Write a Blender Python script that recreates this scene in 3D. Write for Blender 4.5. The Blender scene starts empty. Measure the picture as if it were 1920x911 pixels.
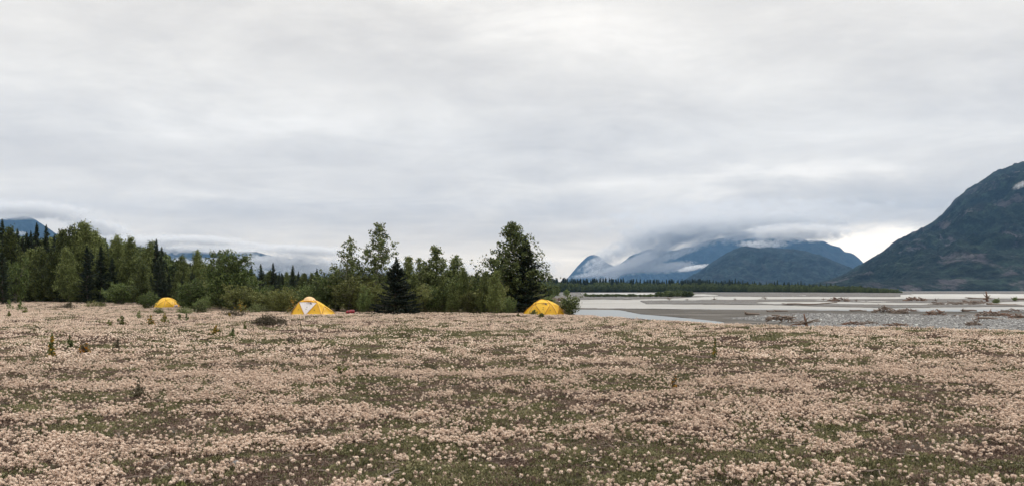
import bpy, math, random
import numpy as np
from mathutils import Vector, Matrix, Euler
R = math.radians
random.seed(7); rng = np.random.default_rng(7)
C = bpy.context.scene.collection
scene = bpy.context.scene

# ------------------------------------------------------------------ camera
EYE = 1.6; F = 1507.0; HOR = 544.0; CX = 960.0
cam_d = bpy.data.cameras.new('camera'); cam = bpy.data.objects.new('camera', cam_d); C.objects.link(cam)
cam_d.sensor_width = 36.0; cam_d.lens = 36.0 * F / 1920.0
cam_d.shift_y = (HOR - 455.5) / 1920.0
cam_d.clip_start = 0.1; cam_d.clip_end = 60000
cam.location = (0, 0, EYE); cam.rotation_euler = (R(90), 0, 0)
scene.camera = cam

# ------------------------------------------------------------------ render, exposure
scene.render.engine = 'CYCLES'
scene.view_settings.view_transform = 'Standard'; scene.view_settings.look = 'None'
scene.view_settings.exposure = 0.0; scene.view_settings.gamma = 1.0
scene.view_settings.use_curve_mapping = False
cy = scene.cycles
cy.use_denoising = True
try:
    cy.denoiser = 'OPENIMAGEDENOISE'; cy.denoising_input_passes = 'RGB_ALBEDO_NORMAL'; cy.denoising_prefilter = 'ACCURATE'
except Exception: pass
cy.max_bounces = 6; cy.diffuse_bounces = 3; cy.glossy_bounces = 3; cy.transmission_bounces = 3
cy.transparent_max_bounces = 12; cy.volume_bounces = 2; cy.volume_max_steps = 256
cy.use_adaptive_sampling = True; cy.adaptive_threshold = 0.02
cy.caustics_reflective = False; cy.caustics_refractive = False

# ------------------------------------------------------------------ node helper
class NT:
    def __init__(s, tree):
        s.t = tree; s.n = tree.nodes; s.l = tree.links
    def node(s, typ, **kw):
        n = s.n.new(typ)
        for k, v in kw.items():
            if k == 'ins':
                for a, b in v.items():
                    if hasattr(b, 'bl_rna') and isinstance(b, bpy.types.NodeSocket): s.l.new(b, n.inputs[a])
                    else: n.inputs[a].default_value = b
            else: setattr(n, k, v)
        return n
    def math(s, op, a, b=None, c=None, clamp=False):
        n = s.n.new('ShaderNodeMath'); n.operation = op; n.use_clamp = clamp
        for i, v in enumerate((a, b, c)):
            if v is None: continue
            if isinstance(v, bpy.types.NodeSocket): s.l.new(v, n.inputs[i])
            else: n.inputs[i].default_value = v
        return n.outputs[0]
    def noise(s, vec, scale, detail=4, rough=0.55, dist=0.0, out=0):
        n = s.n.new('ShaderNodeTexNoise'); n.inputs['Scale'].default_value = scale
        n.inputs['Detail'].default_value = detail; n.inputs['Roughness'].default_value = rough
        n.inputs['Distortion'].default_value = dist
        if vec is not None: s.l.new(vec, n.inputs['Vector'])
        return n.outputs[out]
    def ramp(s, fac, stops, interp='LINEAR'):
        n = s.n.new('ShaderNodeValToRGB'); r = n.color_ramp; r.interpolation = interp
        while len(r.elements) < len(stops): r.elements.new(0.5)
        for e, (p, c) in zip(r.elements, stops):
            e.position = p; e.color = (*c, 1) if len(c) == 3 else c
        s.l.new(fac, n.inputs[0]); return n.outputs[0]
    def mapr(s, v, a, b, c=0.0, d=1.0, smooth=True):
        n = s.n.new('ShaderNodeMapRange'); n.interpolation_type = 'SMOOTHSTEP' if smooth else 'LINEAR'
        s.l.new(v, n.inputs[0])
        for i, x in zip((1, 2, 3, 4), (a, b, c, d)): n.inputs[i].default_value = x
        return n.outputs[0]
    def mix(s, fac, a, b, mode='MIX'):
        n = s.n.new('ShaderNodeMix'); n.data_type = 'RGBA'; n.blend_type = mode
        for i, v in ((0, fac), (6, a), (7, b)):
            if isinstance(v, bpy.types.NodeSocket): s.l.new(v, n.inputs[i])
            else: n.inputs[i].default_value = (*v, 1) if isinstance(v, (tuple, list)) and len(v) == 3 else v
        return n.outputs[2]

# ------------------------------------------------------------------ world: overcast sky over a Nishita sky
SUN_EL, SUN_AZ = R(42), R(62)          # azimuth from +Y towards +X
w = bpy.data.worlds.new('World'); scene.world = w; w.use_nodes = True
T = NT(w.node_tree); T.n.clear()
BG = 0.1
sky = T.node('ShaderNodeTexSky', sky_type='NISHITA', sun_disc=False)
sky.sun_elevation = SUN_EL; sky.sun_rotation = SUN_AZ
tc = T.node('ShaderNodeTexCoord'); D = tc.outputs['Generated']
sep = T.node('ShaderNodeSeparateXYZ', ins={0: D})
x, y, z = sep.outputs
az = T.math('ARCTAN2', x, y); el = T.math('ARCSINE', z)
zz = T.math('ADD', T.math('MAXIMUM', z, 0.0), 0.10)
pl = T.node('ShaderNodeCombineXYZ', ins={0: T.math('DIVIDE', x, zz), 1: T.math('DIVIDE', y, zz), 2: 0.0}).outputs[0]
mp = T.node('ShaderNodeMapping', ins={0: pl, 'Scale': (0.8, 1.0, 1.0), 'Rotation': (0, 0, R(-20)), 'Location': (3.1, 1.7, 0)}).outputs[0]
n1 = T.noise(mp, 0.55, 6, 0.5, 0.5)
n2 = T.noise(mp, 1.7, 8, 0.58, 0.9)
ang = T.node('ShaderNodeCombineXYZ', ins={0: az, 1: T.math('MULTIPLY', el, 2.6), 2: 0.3}).outputs[0]
n3 = T.noise(ang, 5.0, 9, 0.6, 0.4)
n4 = T.noise(ang, 16.0, 9, 0.62, 0.2)
wob = T.math('SUBTRACT', n3, 0.5)
elw = T.math('ADD', el, T.math('MULTIPLY', wob, 0.07))
azw = T.math('ADD', az, T.math('MULTIPLY', T.math('SUBTRACT', n4, 0.5), 0.16))
def el_px(py, px=960): return math.asin(((HOR - py) / F) / math.sqrt(1 + ((HOR - py) / F) ** 2 + ((px - CX) / F) ** 2))
def az_px(px): return math.atan((px - CX) / F)
base = T.math('ADD', 0.0, 0.757)
cur = T.math('ADD', base, T.math('MULTIPLY', T.math('SUBTRACT', n1, 0.5), 0.58))
cur = T.math('ADD', cur, T.math('MULTIPLY', T.math('SUBTRACT', n2, 0.5), 0.34))
cur = T.math('ADD', cur, T.math('MULTIPLY', T.math('SUBTRACT', n3, 0.5), 0.27))
cur = T.math('ADD', cur, T.math('MULTIPLY', T.math('SUBTRACT', n4, 0.5), 0.16))
def blob(px, py, sx, sy, amp, wobble=True):
    global cur
    A = T.math('DIVIDE', T.math('SUBTRACT', azw if wobble else az, az_px(px)), sx / F)
    E = T.math('DIVIDE', T.math('SUBTRACT', elw if wobble else el, el_px(py, px)), sy / F)
    g = T.math('EXPONENT', T.math('MULTIPLY', T.math('ADD', T.math('MULTIPLY', A, A), T.math('MULTIPLY', E, E)), -1.0))
    cur = T.math('ADD', cur, T.math('MULTIPLY', g, amp))
SKYBLOBS = [(480, 175, 210, 70, .12), (400, 90, 330, 45, -.05), (430, 300, 700, 40, -.10), (500, 372, 330, 18, .14),
            (1200, 352, 420, 20, .16), (1560, 330, 170, 22, .20), (1480, 422, 330, 34, -.13), (1800, 360, 200, 90, -.13),
            (900, 425, 500, 26, -.05), (1605, 474, 85, 24, .8), (1690, 445, 80, 12, .45), (130, 330, 200, 40, -.07), (1050, 20, 300, 80, .07),
            (1850, 170, 260, 60, -.04), (700, 500, 700, 22, .10)]
for b in SKYBLOBS: blob(*b)
cloud = T.ramp(T.math('MULTIPLY', cur, 0.8), [(0.0, (0.40, 0.42, 0.45)), (0.38, (0.59, 0.60, 0.62)), (0.52, (0.735, 0.735, 0.745)), (0.66, (0.90, 0.90, 0.90)), (1.0, (1.42, 1.42, 1.42))])
lift = T.math('ADD', 1.0, T.mapr(el, 0.40, 0.95, 0.0, 1.35))  # sky above the view brightened to add light on the meadow
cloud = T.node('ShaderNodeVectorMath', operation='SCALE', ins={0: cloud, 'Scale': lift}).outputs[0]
warm = T.mix(T.mapr(el, 0.02, 0.20), (1.31, 1.12, 0.86), (1.10, 1.04, 0.95))
cloud = T.mix(1.0, cloud, warm, 'MULTIPLY')
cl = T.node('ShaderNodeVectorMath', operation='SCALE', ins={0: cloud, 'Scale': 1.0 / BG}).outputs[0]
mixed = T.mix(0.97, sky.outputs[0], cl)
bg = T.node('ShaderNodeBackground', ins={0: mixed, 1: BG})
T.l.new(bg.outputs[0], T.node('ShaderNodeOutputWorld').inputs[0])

# ------------------------------------------------------------------ sun behind thin overcast
sd = bpy.data.lights.new('sun', 'SUN'); sun = bpy.data.objects.new('sun', sd); C.objects.link(sun)
sd.energy = 1.9; sd.angle = R(14); sd.color = (1.0, 0.95, 0.88)
sun.rotation_euler = (R(90) - SUN_EL, 0, math.pi - SUN_AZ)
sun.location = (30, 10, 60)

# ------------------------------------------------------------------ numpy noise
_perm = np.random.default_rng(11).random((256, 256)).astype(np.float64)
def vnoise(x, y):
    x = np.asarray(x, float); y = np.asarray(y, float)
    xi = np.floor(x).astype(int); yi = np.floor(y).astype(int); fx = x - xi; fy = y - yi
    fx = fx * fx * fx * (fx * (fx * 6 - 15) + 10); fy = fy * fy * fy * (fy * (fy * 6 - 15) + 10)
    g = lambda a, b: _perm[(a % 256), (b % 256)]
    return (g(xi, yi) * (1 - fx) + g(xi + 1, yi) * fx) * (1 - fy) + (g(xi, yi + 1) * (1 - fx) + g(xi + 1, yi + 1) * fx) * fy
def fbm(x, y, o=4, s=0.5):
    x = np.asarray(x, float); y = np.asarray(y, float)
    v = 0; a = 1; t = 0
    for i in range(o):
        v = v + a * vnoise(x * 2 ** i * 1.0 + 17.3 * i, y * 2 ** i + 9.1 * i); t += a; a *= s
    return v / t            # 0..1
def sstep(a, b, v):
    t = np.clip((np.asarray(v, float) - a) / (b - a), 0, 1); return t * t * (3 - 2 * t)

# ------------------------------------------------------------------ object helpers
def tag(o, label=None, cat=None, group=None, kind=None):
    for k, v in (('label', label), ('category', cat), ('group', group), ('kind', kind)):
        if v: o[k] = v
    return o
def empty(name, loc, rz=0, sc=1.0, **kw):
    o = bpy.data.objects.new(name, None); C.objects.link(o); o.location = loc
    o.rotation_euler = (0, 0, rz); o.scale = (sc, sc, sc) if not isinstance(sc, tuple) else sc
    o.empty_display_size = 0.2
    return tag(o, **kw)
def mesh_np(name, V, quads=None, tris=None, mats=(), smooth=False, mi=None):
    me = bpy.data.meshes.new(name); V = np.asarray(V, np.float32)
    me.vertices.add(len(V)); me.vertices.foreach_set('co', V.ravel())
    idx = []; starts = []; pos = 0
    for A, k in ((quads, 4), (tris, 3)):
        if A is None or len(A) == 0: continue
        A = np.asarray(A, np.int32); idx.append(A.ravel()); starts.append(pos + np.arange(len(A)) * k); pos += A.size
    idx = np.concatenate(idx).astype(np.int32); starts = np.concatenate(starts).astype(np.int32)
    me.loops.add(len(idx)); me.loops.foreach_set('vertex_index', idx)
    me.polygons.add(len(starts)); me.polygons.foreach_set('loop_start', starts)
    if smooth: me.polygons.foreach_set('use_smooth', np.ones(len(starts), bool))
    for m in mats: me.materials.append(m)
    if mi is not None: me.polygons.foreach_set('material_index', np.asarray(mi, np.int32))
    me.update(calc_edges=True); me.validate()
    return me
def link(name, me, parent=None, loc=(0, 0, 0), **kw):
    o = bpy.data.objects.new(name, me); C.objects.link(o); o.location = loc
    if parent: o.parent = parent
    return tag(o, **kw)
def copy_tree(root, loc, rz, sc, **kw):
    r = root.copy(); C.objects.link(r); r.location = loc; r.rotation_euler = (0, 0, rz); r.scale = sc
    for k in ('label', 'group', 'category'):
        if k in r: del r[k]
    tag(r, **kw)
    for ch in root.children:
        c = ch.copy(); C.objects.link(c); c.parent = r
        for g in ch.children:
            d = g.copy(); C.objects.link(d); d.parent = c
    return r
class Geo:
    def __init__(s): s.V = []; s.Q = []; s.T = []; s.n = 0
    def add(s, V, Q=None, T=None):
        V = np.asarray(V, float).reshape(-1, 3)
        if Q is not None and len(Q): s.Q.append(np.asarray(Q) + s.n)
        if T is not None and len(T): s.T.append(np.asarray(T) + s.n)
        s.V.append(V); s.n += len(V)
    def tube(s, pts, rad, k=6, cap=True):
        pts = np.asarray(pts, float); n = len(pts); rad = np.broadcast_to(rad, (n,))
        t = np.gradient(pts, axis=0); t /= np.linalg.norm(t, axis=1)[:, None] + 1e-9
        ref = np.array([0, 0, 1.0]) if abs(t[0][2]) < 0.8 else np.array([1.0, 0, 0])
        a = np.cross(t, ref); a /= np.linalg.norm(a, axis=1)[:, None] + 1e-9; b = np.cross(t, a)
        th = np.arange(k) * 2 * math.pi / k
        V = (pts[:, None] + rad[:, None, None] * (a[:, None] * np.cos(th)[None, :, None] + b[:, None] * np.sin(th)[None, :, None])).reshape(-1, 3)
        i = np.arange(n - 1)[:, None] * k; j = np.arange(k)[None]; j2 = (j + 1) % k
        Q = np.stack([i + j, i + j2, i + k + j2, i + k + j], -1).reshape(-1, 4)
        s.add(V, Q)
        if cap and k >= 3:
            c = len(V)
            Tt = [[0 + jj, 0 + (jj + 1) % k, 0] for jj in range(0)]
            s.add([pts[0], pts[-1]])
            base = s.n - 2 - len(V)
            tr = [[base + (jj + 1) % k, base + jj, s.n - 2] for jj in range(k)] + [[base + (n - 1) * k + jj, base + (n - 1) * k + (jj + 1) % k, s.n - 1] for jj in range(k)]
            s.T.append(np.array(tr))
    def cards(s, P, size, aspect=0.6, dirs=None, up=0.0, seed=None):
        """leaf shaped rhombs at P with random orientation"""
        P = np.asarray(P, float); n = len(P)
        g = rng
        d = g.normal(size=(n, 3)) if dirs is None else dirs + g.normal(size=(n, 3)) * 0.35
        d /= np.linalg.norm(d, axis=1)[:, None] + 1e-9
        e = g.normal(size=(n, 3)); e[:, 2] += up; e = np.cross(d, e); e /= np.linalg.norm(e, axis=1)[:, None] + 1e-9
        sz = (np.asarray(size) * g.uniform(0.65, 1.35, n))[:, None]
        a = P - d * sz * 0.5; b = P + e * sz * aspect * 0.5; c = P + d * sz * 0.5; f = P - e * sz * aspect * 0.5
        V = np.stack([a, b, c, f], 1).reshape(-1, 3)
        s.add(V, np.arange(4 * n).reshape(-1, 4))
    def mesh(s, name, mats, smooth=False):
        return mesh_np(name, np.concatenate(s.V), np.concatenate(s.Q) if s.Q else None, np.concatenate(s.T) if s.T else None, mats, smooth)

# ------------------------------------------------------------------ materials
def mat(name):
    m = bpy.data.materials.new(name); m.use_nodes = True; t = NT(m.node_tree); t.n.clear(); return m, t
def finish(t, bsdf, vol=None, disp=None):
    o = t.node('ShaderNodeOutputMaterial')
    if bsdf is not None: t.l.new(bsdf, o.inputs[0])
    if vol is not None: t.l.new(vol, o.inputs[1])
def pbsdf(t, col, rough=0.8, normal=None, **kw):
    b = t.node('ShaderNodeBsdfPrincipled')
    for k, v in (('Base Color', col), ('Roughness', rough)):
        if isinstance(v, bpy.types.NodeSocket): t.l.new(v, b.inputs[k])
        else: b.inputs[k].default_value = (*v, 1) if isinstance(v, tuple) else v
    if normal is not None: t.l.new(normal, b.inputs['Normal'])
    for k, v in kw.items():
        if isinstance(v, bpy.types.NodeSocket): t.l.new(v, b.inputs[k.replace('_', ' ')])
        else: b.inputs[k.replace('_', ' ')].default_value = v
    return b.outputs[0]
def bump(t, h, strength, dist):
    n = t.node('ShaderNodeBump'); t.l.new(h, n.inputs['Height']); n.inputs['Strength'].default_value = strength; n.inputs['Distance'].default_value = dist
    return n.outputs[0]
def leaf_mat(name, c1, c2, c3, transl=0.3, scale=1.2, fine=9.0):
    m, t = mat(name)
    g = t.node('ShaderNodeNewGeometry').outputs['Position']
    oi = t.node('ShaderNodeObjectInfo').outputs['Random']
    ri = t.node('ShaderNodeNewGeometry').outputs['Random Per Island']
    n = t.noise(g, scale, 3, 0.6); f = t.noise(g, fine, 2, 0.5)
    k = t.math('ADD', t.math('MULTIPLY', n, 0.4), t.math('ADD', t.math('MULTIPLY', ri, 0.62), t.math('ADD', t.math('MULTIPLY', oi, 0.42), -0.22)))
    col = t.ramp(k, [(0.18, c1), (0.5, c2), (0.9, c3)])
    d = pbsdf(t, col, 0.6, Specular_IOR_Level=0.25)
    tr = t.node('ShaderNodeBsdfTranslucent'); t.l.new(col, tr.inputs[0])
    mx = t.node('ShaderNodeMixShader', ins={0: transl, 1: d, 2: tr.outputs[0]})
    finish(t, mx.outputs[0]); return m
M = {}
M['cotton'] = leaf_mat('cottonwood_leaf', (0.044, 0.060, 0.021), (0.132, 0.166, 0.057), (0.31, 0.35, 0.165))
M['olive'] = leaf_mat('willow_leaf', (0.055, 0.062, 0.018), (0.130, 0.145, 0.044), (0.27, 0.285, 0.11))
M['willowlight'] = leaf_mat('pale_willow_leaf', (0.075, 0.085, 0.022), (0.15, 0.165, 0.05), (0.25, 0.27, 0.10))
M['greenleaf'] = leaf_mat('alder_leaf', (0.038, 0.058, 0.017), (0.105, 0.145, 0.044), (0.22, 0.28, 0.10))
M['darkleaf'] = leaf_mat('forest_leaf', (0.032, 0.043, 0.015), (0.098, 0.122, 0.038), (0.23, 0.27, 0.095))
M['spruce'] = leaf_mat('spruce_needle', (0.010, 0.020, 0.012), (0.022, 0.036, 0.020), (0.045, 0.066, 0.034), 0.1)
M['spruceblack'] = leaf_mat('dark_spruce_needle', (0.006, 0.013, 0.008), (0.013, 0.024, 0.014), (0.026, 0.042, 0.022), 0.08)
M['farleaf'] = leaf_mat('distant_leaf', (0.036, 0.054, 0.020), (0.078, 0.106, 0.036), (0.14, 0.18, 0.06), 0.2, 0.05, 0.5)
M['yellowleaf'] = leaf_mat('yellow_leaf', (0.16, 0.13, 0.03), (0.36, 0.25, 0.045), (0.50, 0.20, 0.03), 0.35)
M['tundragreen'] = leaf_mat('ground_leaf', (0.060, 0.060, 0.030), (0.155, 0.155, 0.072), (0.34, 0.31, 0.18), 0.25, 0.9)
M['tundrabrown'] = leaf_mat('dry_ground_leaf', (0.070, 0.045, 0.035), (0.18, 0.122, 0.098), (0.38, 0.30, 0.24), 0.2, 0.9)
M['twig'] = leaf_mat('dry_twig', (0.06, 0.048, 0.034), (0.10, 0.085, 0.055), (0.17, 0.15, 0.10), 0.15)
M['head'] = leaf_mat('seed_fluff', (0.52, 0.398, 0.322), (0.785, 0.64, 0.533), (0.945, 0.835, 0.73), 0.35, 0.8)
M['headcore'] = leaf_mat('seed_core', (0.24, 0.15, 0.11), (0.38, 0.25, 0.19), (0.50, 0.35, 0.27), 0.1)
def bark(name, c1, c2):
    m, t = mat(name); o = t.node('ShaderNodeTexCoord').outputs['Object']
    n = t.noise(o, 14, 5, 0.7, 1.0)
    finish(t, pbsdf(t, t.ramp(n, [(0.3, c1), (0.7, c2)]), 0.9, bump(t, n, 0.5, 0.02))); return m
M['bark'] = bark('cottonwood_bark', (0.09, 0.08, 0.065), (0.24, 0.22, 0.18))
M['sprucebark'] = bark('spruce_bark', (0.045, 0.035, 0.03), (0.12, 0.10, 0.085))
M['drift'] = bark('driftwood', (0.10, 0.075, 0.06), (0.27, 0.215, 0.18))
M['driftred'] = bark('reddish_driftwood', (0.11, 0.06, 0.042), (0.24, 0.14, 0.10))

# ground
m, t = mat('ground_soil'); M['ground'] = m
P = t.node('ShaderNodeNewGeometry').outputs['Position']
at = t.node('ShaderNodeAttribute', attribute_name='riverbed').outputs['Fac']
mud = t.node('ShaderNodeAttribute', attribute_name='mud').outputs['Fac']
n1_ = t.noise(P, 0.7, 6, 0.6, 0.6); n2_ = t.noise(P, 9.0, 6, 0.7); n3_ = t.noise(P, 55.0, 4, 0.7)
soil = t.ramp(t.math('ADD', t.math('MULTIPLY', n2_, 0.6), t.math('MULTIPLY', n3_, 0.4)), [(0.36, (0.020, 0.014, 0.011)), (0.47, (0.075, 0.052, 0.042)), (0.56, (0.14, 0.105, 0.085)), (0.70, (0.34, 0.30, 0.26))])
moss = t.ramp(n3_, [(0.3, (0.035, 0.034, 0.018)), (0.7, (0.11, 0.105, 0.06))])
soil = t.mix(t.mapr(n1_, 0.45, 0.58), soil, moss)
v = t.node('ShaderNodeTexVoronoi', ins={'Vector': P, 'Scale': 5.5}); v2 = t.node('ShaderNodeTexVoronoi', ins={'Vector': P, 'Scale': 2.1})
stone = t.ramp(t.node('ShaderNodeSeparateColor', ins={0: v.outputs['Color']}).outputs[0], [(0, (0.04, 0.043, 0.046)), (0.45, (0.09, 0.094, 0.099)), (0.8, (0.155, 0.158, 0.16)), (1, (0.38, 0.38, 0.37))])
stone = t.mix(0.35, stone, t.ramp(t.node('ShaderNodeSeparateColor', ins={0: v2.outputs['Color']}).outputs[0], [(0, (0.09, 0.09, 0.09)), (1, (0.22, 0.22, 0.215))]))
nb = t.noise(t.node('ShaderNodeMapping', ins={0: P, 'Scale': (0.35, 1.0, 1.0)}).outputs[0], 0.11, 6, 0.65, 0.5)
stone = t.mix(t.mapr(nb, 0.42, 0.60, 0.0, 0.75), stone, (0.115, 0.102, 0.093))
mudc = t.ramp(t.noise(t.node('ShaderNodeMapping', ins={0: P, 'Scale': (0.22, 1.0, 1.0)}).outputs[0], 0.6, 7, 0.7, 0.8), [(0.36, (0.032, 0.030, 0.027)), (0.5, (0.075, 0.070, 0.064)), (0.64, (0.16, 0.152, 0.142))])
rb = t.mix(mud, stone, mudc)
nf = t.noise(P, 0.02, 5, 0.6); 
col = t.mix(at, soil, rb)
hh = t.mix(at, n3_, v.outputs['Distance'])
finish(t, pbsdf(t, col, t.mapr(mud, 0, 1, 0.95, 0.85), bump(t, hh, 1.0, 0.04), Specular_IOR_Level=0.12))

# water
m, t = mat('river_water'); M['water'] = m
P = t.node('ShaderNodeNewGeometry').outputs['Position']
sepp = t.node('ShaderNodeSeparateXYZ', ins={0: P})
calm = t.mapr(sepp.outputs[1], 95, 118, 0.0, 1.0)
wn = t.noise(P, 2.2, 4, 0.6); wl = t.noise(P, 0.05, 4, 0.6, 0.6)
bm = t.node('ShaderNodeBump'); t.l.new(wn, bm.inputs['Height']); bm.inputs['Distance'].default_value = 0.12
t.l.new(t.math('MULTIPLY', calm, 0.35), bm.inputs['Strength'])
wc = t.mix(calm, (0.42, 0.465, 0.51), t.mix(t.mapr(wl, 0.40, 0.60), (0.52, 0.52, 0.51), (0.60, 0.60, 0.59)))
finish(t, pbsdf(t, wc, t.math('ADD', t.math('MULTIPLY', calm, 0.35), 0.12), bm.outputs[0], IOR=1.33))

# ------------------------------------------------------------------ ground sheet
EDGE_PX = [-4000, 985, 1012, 1030, 1045, 1056, 1066, 1120, 1200, 1340, 1500, 1700, 1920, 2300, 4000]
EDGE_D  = [3000, 1500, 620, 330, 150, 78, 52.5, 48.5, 43.5, 38.0, 34.6, 33.6, 31.2, 28, 20]
def edge(px): return np.exp(np.interp(px, EDGE_PX, np.log(EDGE_D)))
def band(px, py, P, Tt, Bb, jag=0.0, X=None, Y=None):
    t = np.interp(px, P, Tt); b = np.interp(px, P, Bb)
    j = (fbm(X * 0.10, Y * 0.018, 5, 0.6) - 0.5) * jag * 1.6
    inside = (px > P[0]) & (px < P[-1])
    return np.where(inside, np.minimum(py - (t + j), (b - j * 0.7) - py), -9)
WATER = [
 ([1040, 1085, 1195, 1212, 1440, 1680, 1920, 2400], [560.5, 560.8, 561.2, 569.0, 571.3, 576.6, 573.9, 572], [574.8, 575.8, 577, 577.2, 579, 582, 583.3, 584], 1.6),
 ([1185, 1250, 1330, 1440, 1600, 1698, 1705], [561, 559.8, 555.2, 556.0, 556.3, 556.2, 556.5], [563.5, 562, 561.2, 560.2, 559.4, 558.6, 556.8], 1.0),
 ([1420, 1450, 1560, 1640, 1780, 1860], [566.5, 564.8, 565.2, 567.0, 568.0, 567.5], [567.0, 568.6, 568.4, 570.0, 569.6, 568], 1.2),
 ([1688, 1720, 1800, 1920, 2400], [552.2, 551.0, 550.8, 550.6, 550.5], [556.6, 558.6, 558.8, 558.2, 557], 0.8),
 ([1090, 1130, 1220, 1250], [549.2, 548.8, 548.9, 549.6], [550.2, 551.3, 551.6, 550.2], 0.3),
 ([1285, 1320, 1345], [551.5, 551.2, 552.6], [553.2, 554.0, 553.0], 0.3),
 ([1840, 1880, 1920, 2200], [568.5, 565.5, 564.5, 563], [569.5, 571.2, 571.6, 571.5], 0.8),
 ([1060, 1090, 1150, 1166, 1200, 1260, 1330, 1356], [579.2, 579.3, 579.8, 581.0, 587.5, 592.5, 599.0, 602.0], [600, 600, 602, 603, 604.5, 606.3, 607.3, 605.2], 0.5),
]
WZ = -0.86
def terrain(X, Y):
    Yp = np.maximum(Y, 0.5); d = Yp
    px = np.where(Y > 0.5, CX + F * X / Yp, np.where(X > 0, 4000, -4000))
    E = edge(px) * (1 + (fbm(X * 0.35, Y * 0.35 + 40, 3) - 0.5) * 0.10)
    E = np.where(Y > 0.5, E, np.where(X > 0, 20, 3000)); 
    rr = np.where(Y > 0.5, d, np.hypot(X, Y))
    k = sstep(0.0, 1.0, (rr - E) / np.clip(E * 0.10, 2.5, 40))
    plateau = (fbm(X * 0.045, Y * 0.045, 3) - 0.5) * 0.16 + (fbm(X * 0.4, Y * 0.4 + 7, 3) - 0.5) * 0.06
    plateau = plateau * sstep(1.0, 6.0, rr)
    py = HOR + F * 2.4 / Yp
    amp_ = sstep(85, 125, d)
    bars = -0.80 + (fbm(X * 0.05 + 31, Y * 0.03, 4) - 0.5) * (0.07 + 0.13 * amp_) + (fbm(X * 0.22, Y * 0.07 + 11, 4, 0.6) - 0.5) * 0.12 * amp_ + 0.012 * amp_
    s = np.full(X.shape, -9.0)
    for P_, T_, B_, j in WATER: s = np.maximum(s, band(px, py, P_, T_, B_, j, X, Y))
    wet = sstep(-0.45, 0.25, s) * (Y > 30)
    bed = bars * (1 - wet) + (-1.15) * wet
    # far bank: slightly raised land behind the last channels
    FB = np.interp(px, [985, 1250, 1440, 1690, 1720, 4000], [900, 960, 820, 560, 900, 900])
    fb = sstep(0, 1, (d - FB) / 60.0) * (Y > 30)
    bed = bed * (1 - fb) + (-0.25) * fb
    z = plateau * (1 - k) + bed * k
    mud = np.zeros(X.shape)
    def zone(P_, T_, B_, soft=1.5):
        t_ = np.interp(px, P_, T_); b_ = np.interp(px, P_, B_)
        return sstep(-soft, soft, np.minimum(py - t_, b_ - py)) * ((px > P_[0]) & (px < P_[-1]))
    mud = np.maximum(mud, zone([1050, 1100, 1300, 1500, 1700, 2500], [574, 575.5, 577.5, 579.5, 582, 583], [581, 592, 600, 586.5, 588.5, 590]))
    mud = np.maximum(mud, zone([1150, 1200, 1330, 1420, 1500], [580, 582, 594, 600, 606], [590, 596, 606, 609, 609]))
    mud = np.maximum(mud, sstep(-1.4, -0.4, s) * 0.8)
    mud = mud * k
    return z, k, mud
def gz(x, y):
    z, k, m_ = terrain(np.array([float(x)]), np.array([float(y)])); return float(z[0])
rows = np.concatenate([np.arange(549.2, 625, 0.42)])
rings = np.unique(np.concatenate([[0.35, 0.8, 1.4, 2, 2.6, 3.2, 3.9, 4.6, 5.4, 6.2], 2411 / (np.arange(590, 930, 2.2) - HOR), 3617 / (rows - HOR), np.geomspace(700, 30000, 40)]))
fa = np.arctan((np.arange(-160, 2082, 2.2) - CX) / F)
outer = np.concatenate([np.linspace(fa[-1], 2 * math.pi + fa[0], 130)[1:-1]])
angs = np.concatenate([fa, outer])
rings = rings.astype(float)
# rings are depths in front: radius = depth / cos within the fan
A, Rr = np.meshgrid(angs, rings)
cosf = np.where(np.cos(A) > 0.6, np.cos(A), 0.6)
X = np.sin(A) * Rr / cosf; Y = np.cos(A) * Rr / cosf
Z, K, MU = terrain(X, Y)
nr, na = X.shape
V = np.stack([X, Y, Z], -1).reshape(-1, 3)
i = np.arange(nr - 1)[:, None] * na; j = np.arange(na)[None]; j2 = (j + 1) % na
Qd = np.stack([i + j, i + j2, i + na + j2, i + na + j], -1).reshape(-1, 4)[:, ::-1]
V = np.concatenate([V, [[0, 0, float(Z[0, 0])]]]); c = len(V) - 1
Tr = np.stack([np.arange(na), (np.arange(na) + 1) % na, np.full(na, c)], -1)[:, ::-1]
me = mesh_np('ground', V, Qd, Tr, [M['ground']], smooth=True)
a = me.attributes.new('riverbed', 'FLOAT', 'POINT'); a.data.foreach_set('value', np.append(K.ravel(), 0).astype(np.float32))
a = me.attributes.new('mud', 'FLOAT', 'POINT'); a.data.foreach_set('value', np.append(MU.ravel(), 0).astype(np.float32))
link('ground', me, kind='structure')

wv = np.array([[20, 30, WZ], [3000, 30, WZ], [3000, 1400, WZ], [-40, 1400, WZ]], float)
g = Geo(); g.add([[0, 32, WZ], [1600, 32, WZ], [1600, 1300, WZ], [0, 1300, WZ], [0, 32, WZ - 2], [1600, 32, WZ - 2], [1600, 1300, WZ - 2], [0, 1300, WZ - 2]], [[0, 1, 2, 3], [7, 6, 5, 4], [0, 4, 5, 1], [1, 5, 6, 2], [2, 6, 7, 3], [3, 7, 4, 0]])
link('river', g.mesh('river', [M['water']]), kind='structure')

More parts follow.
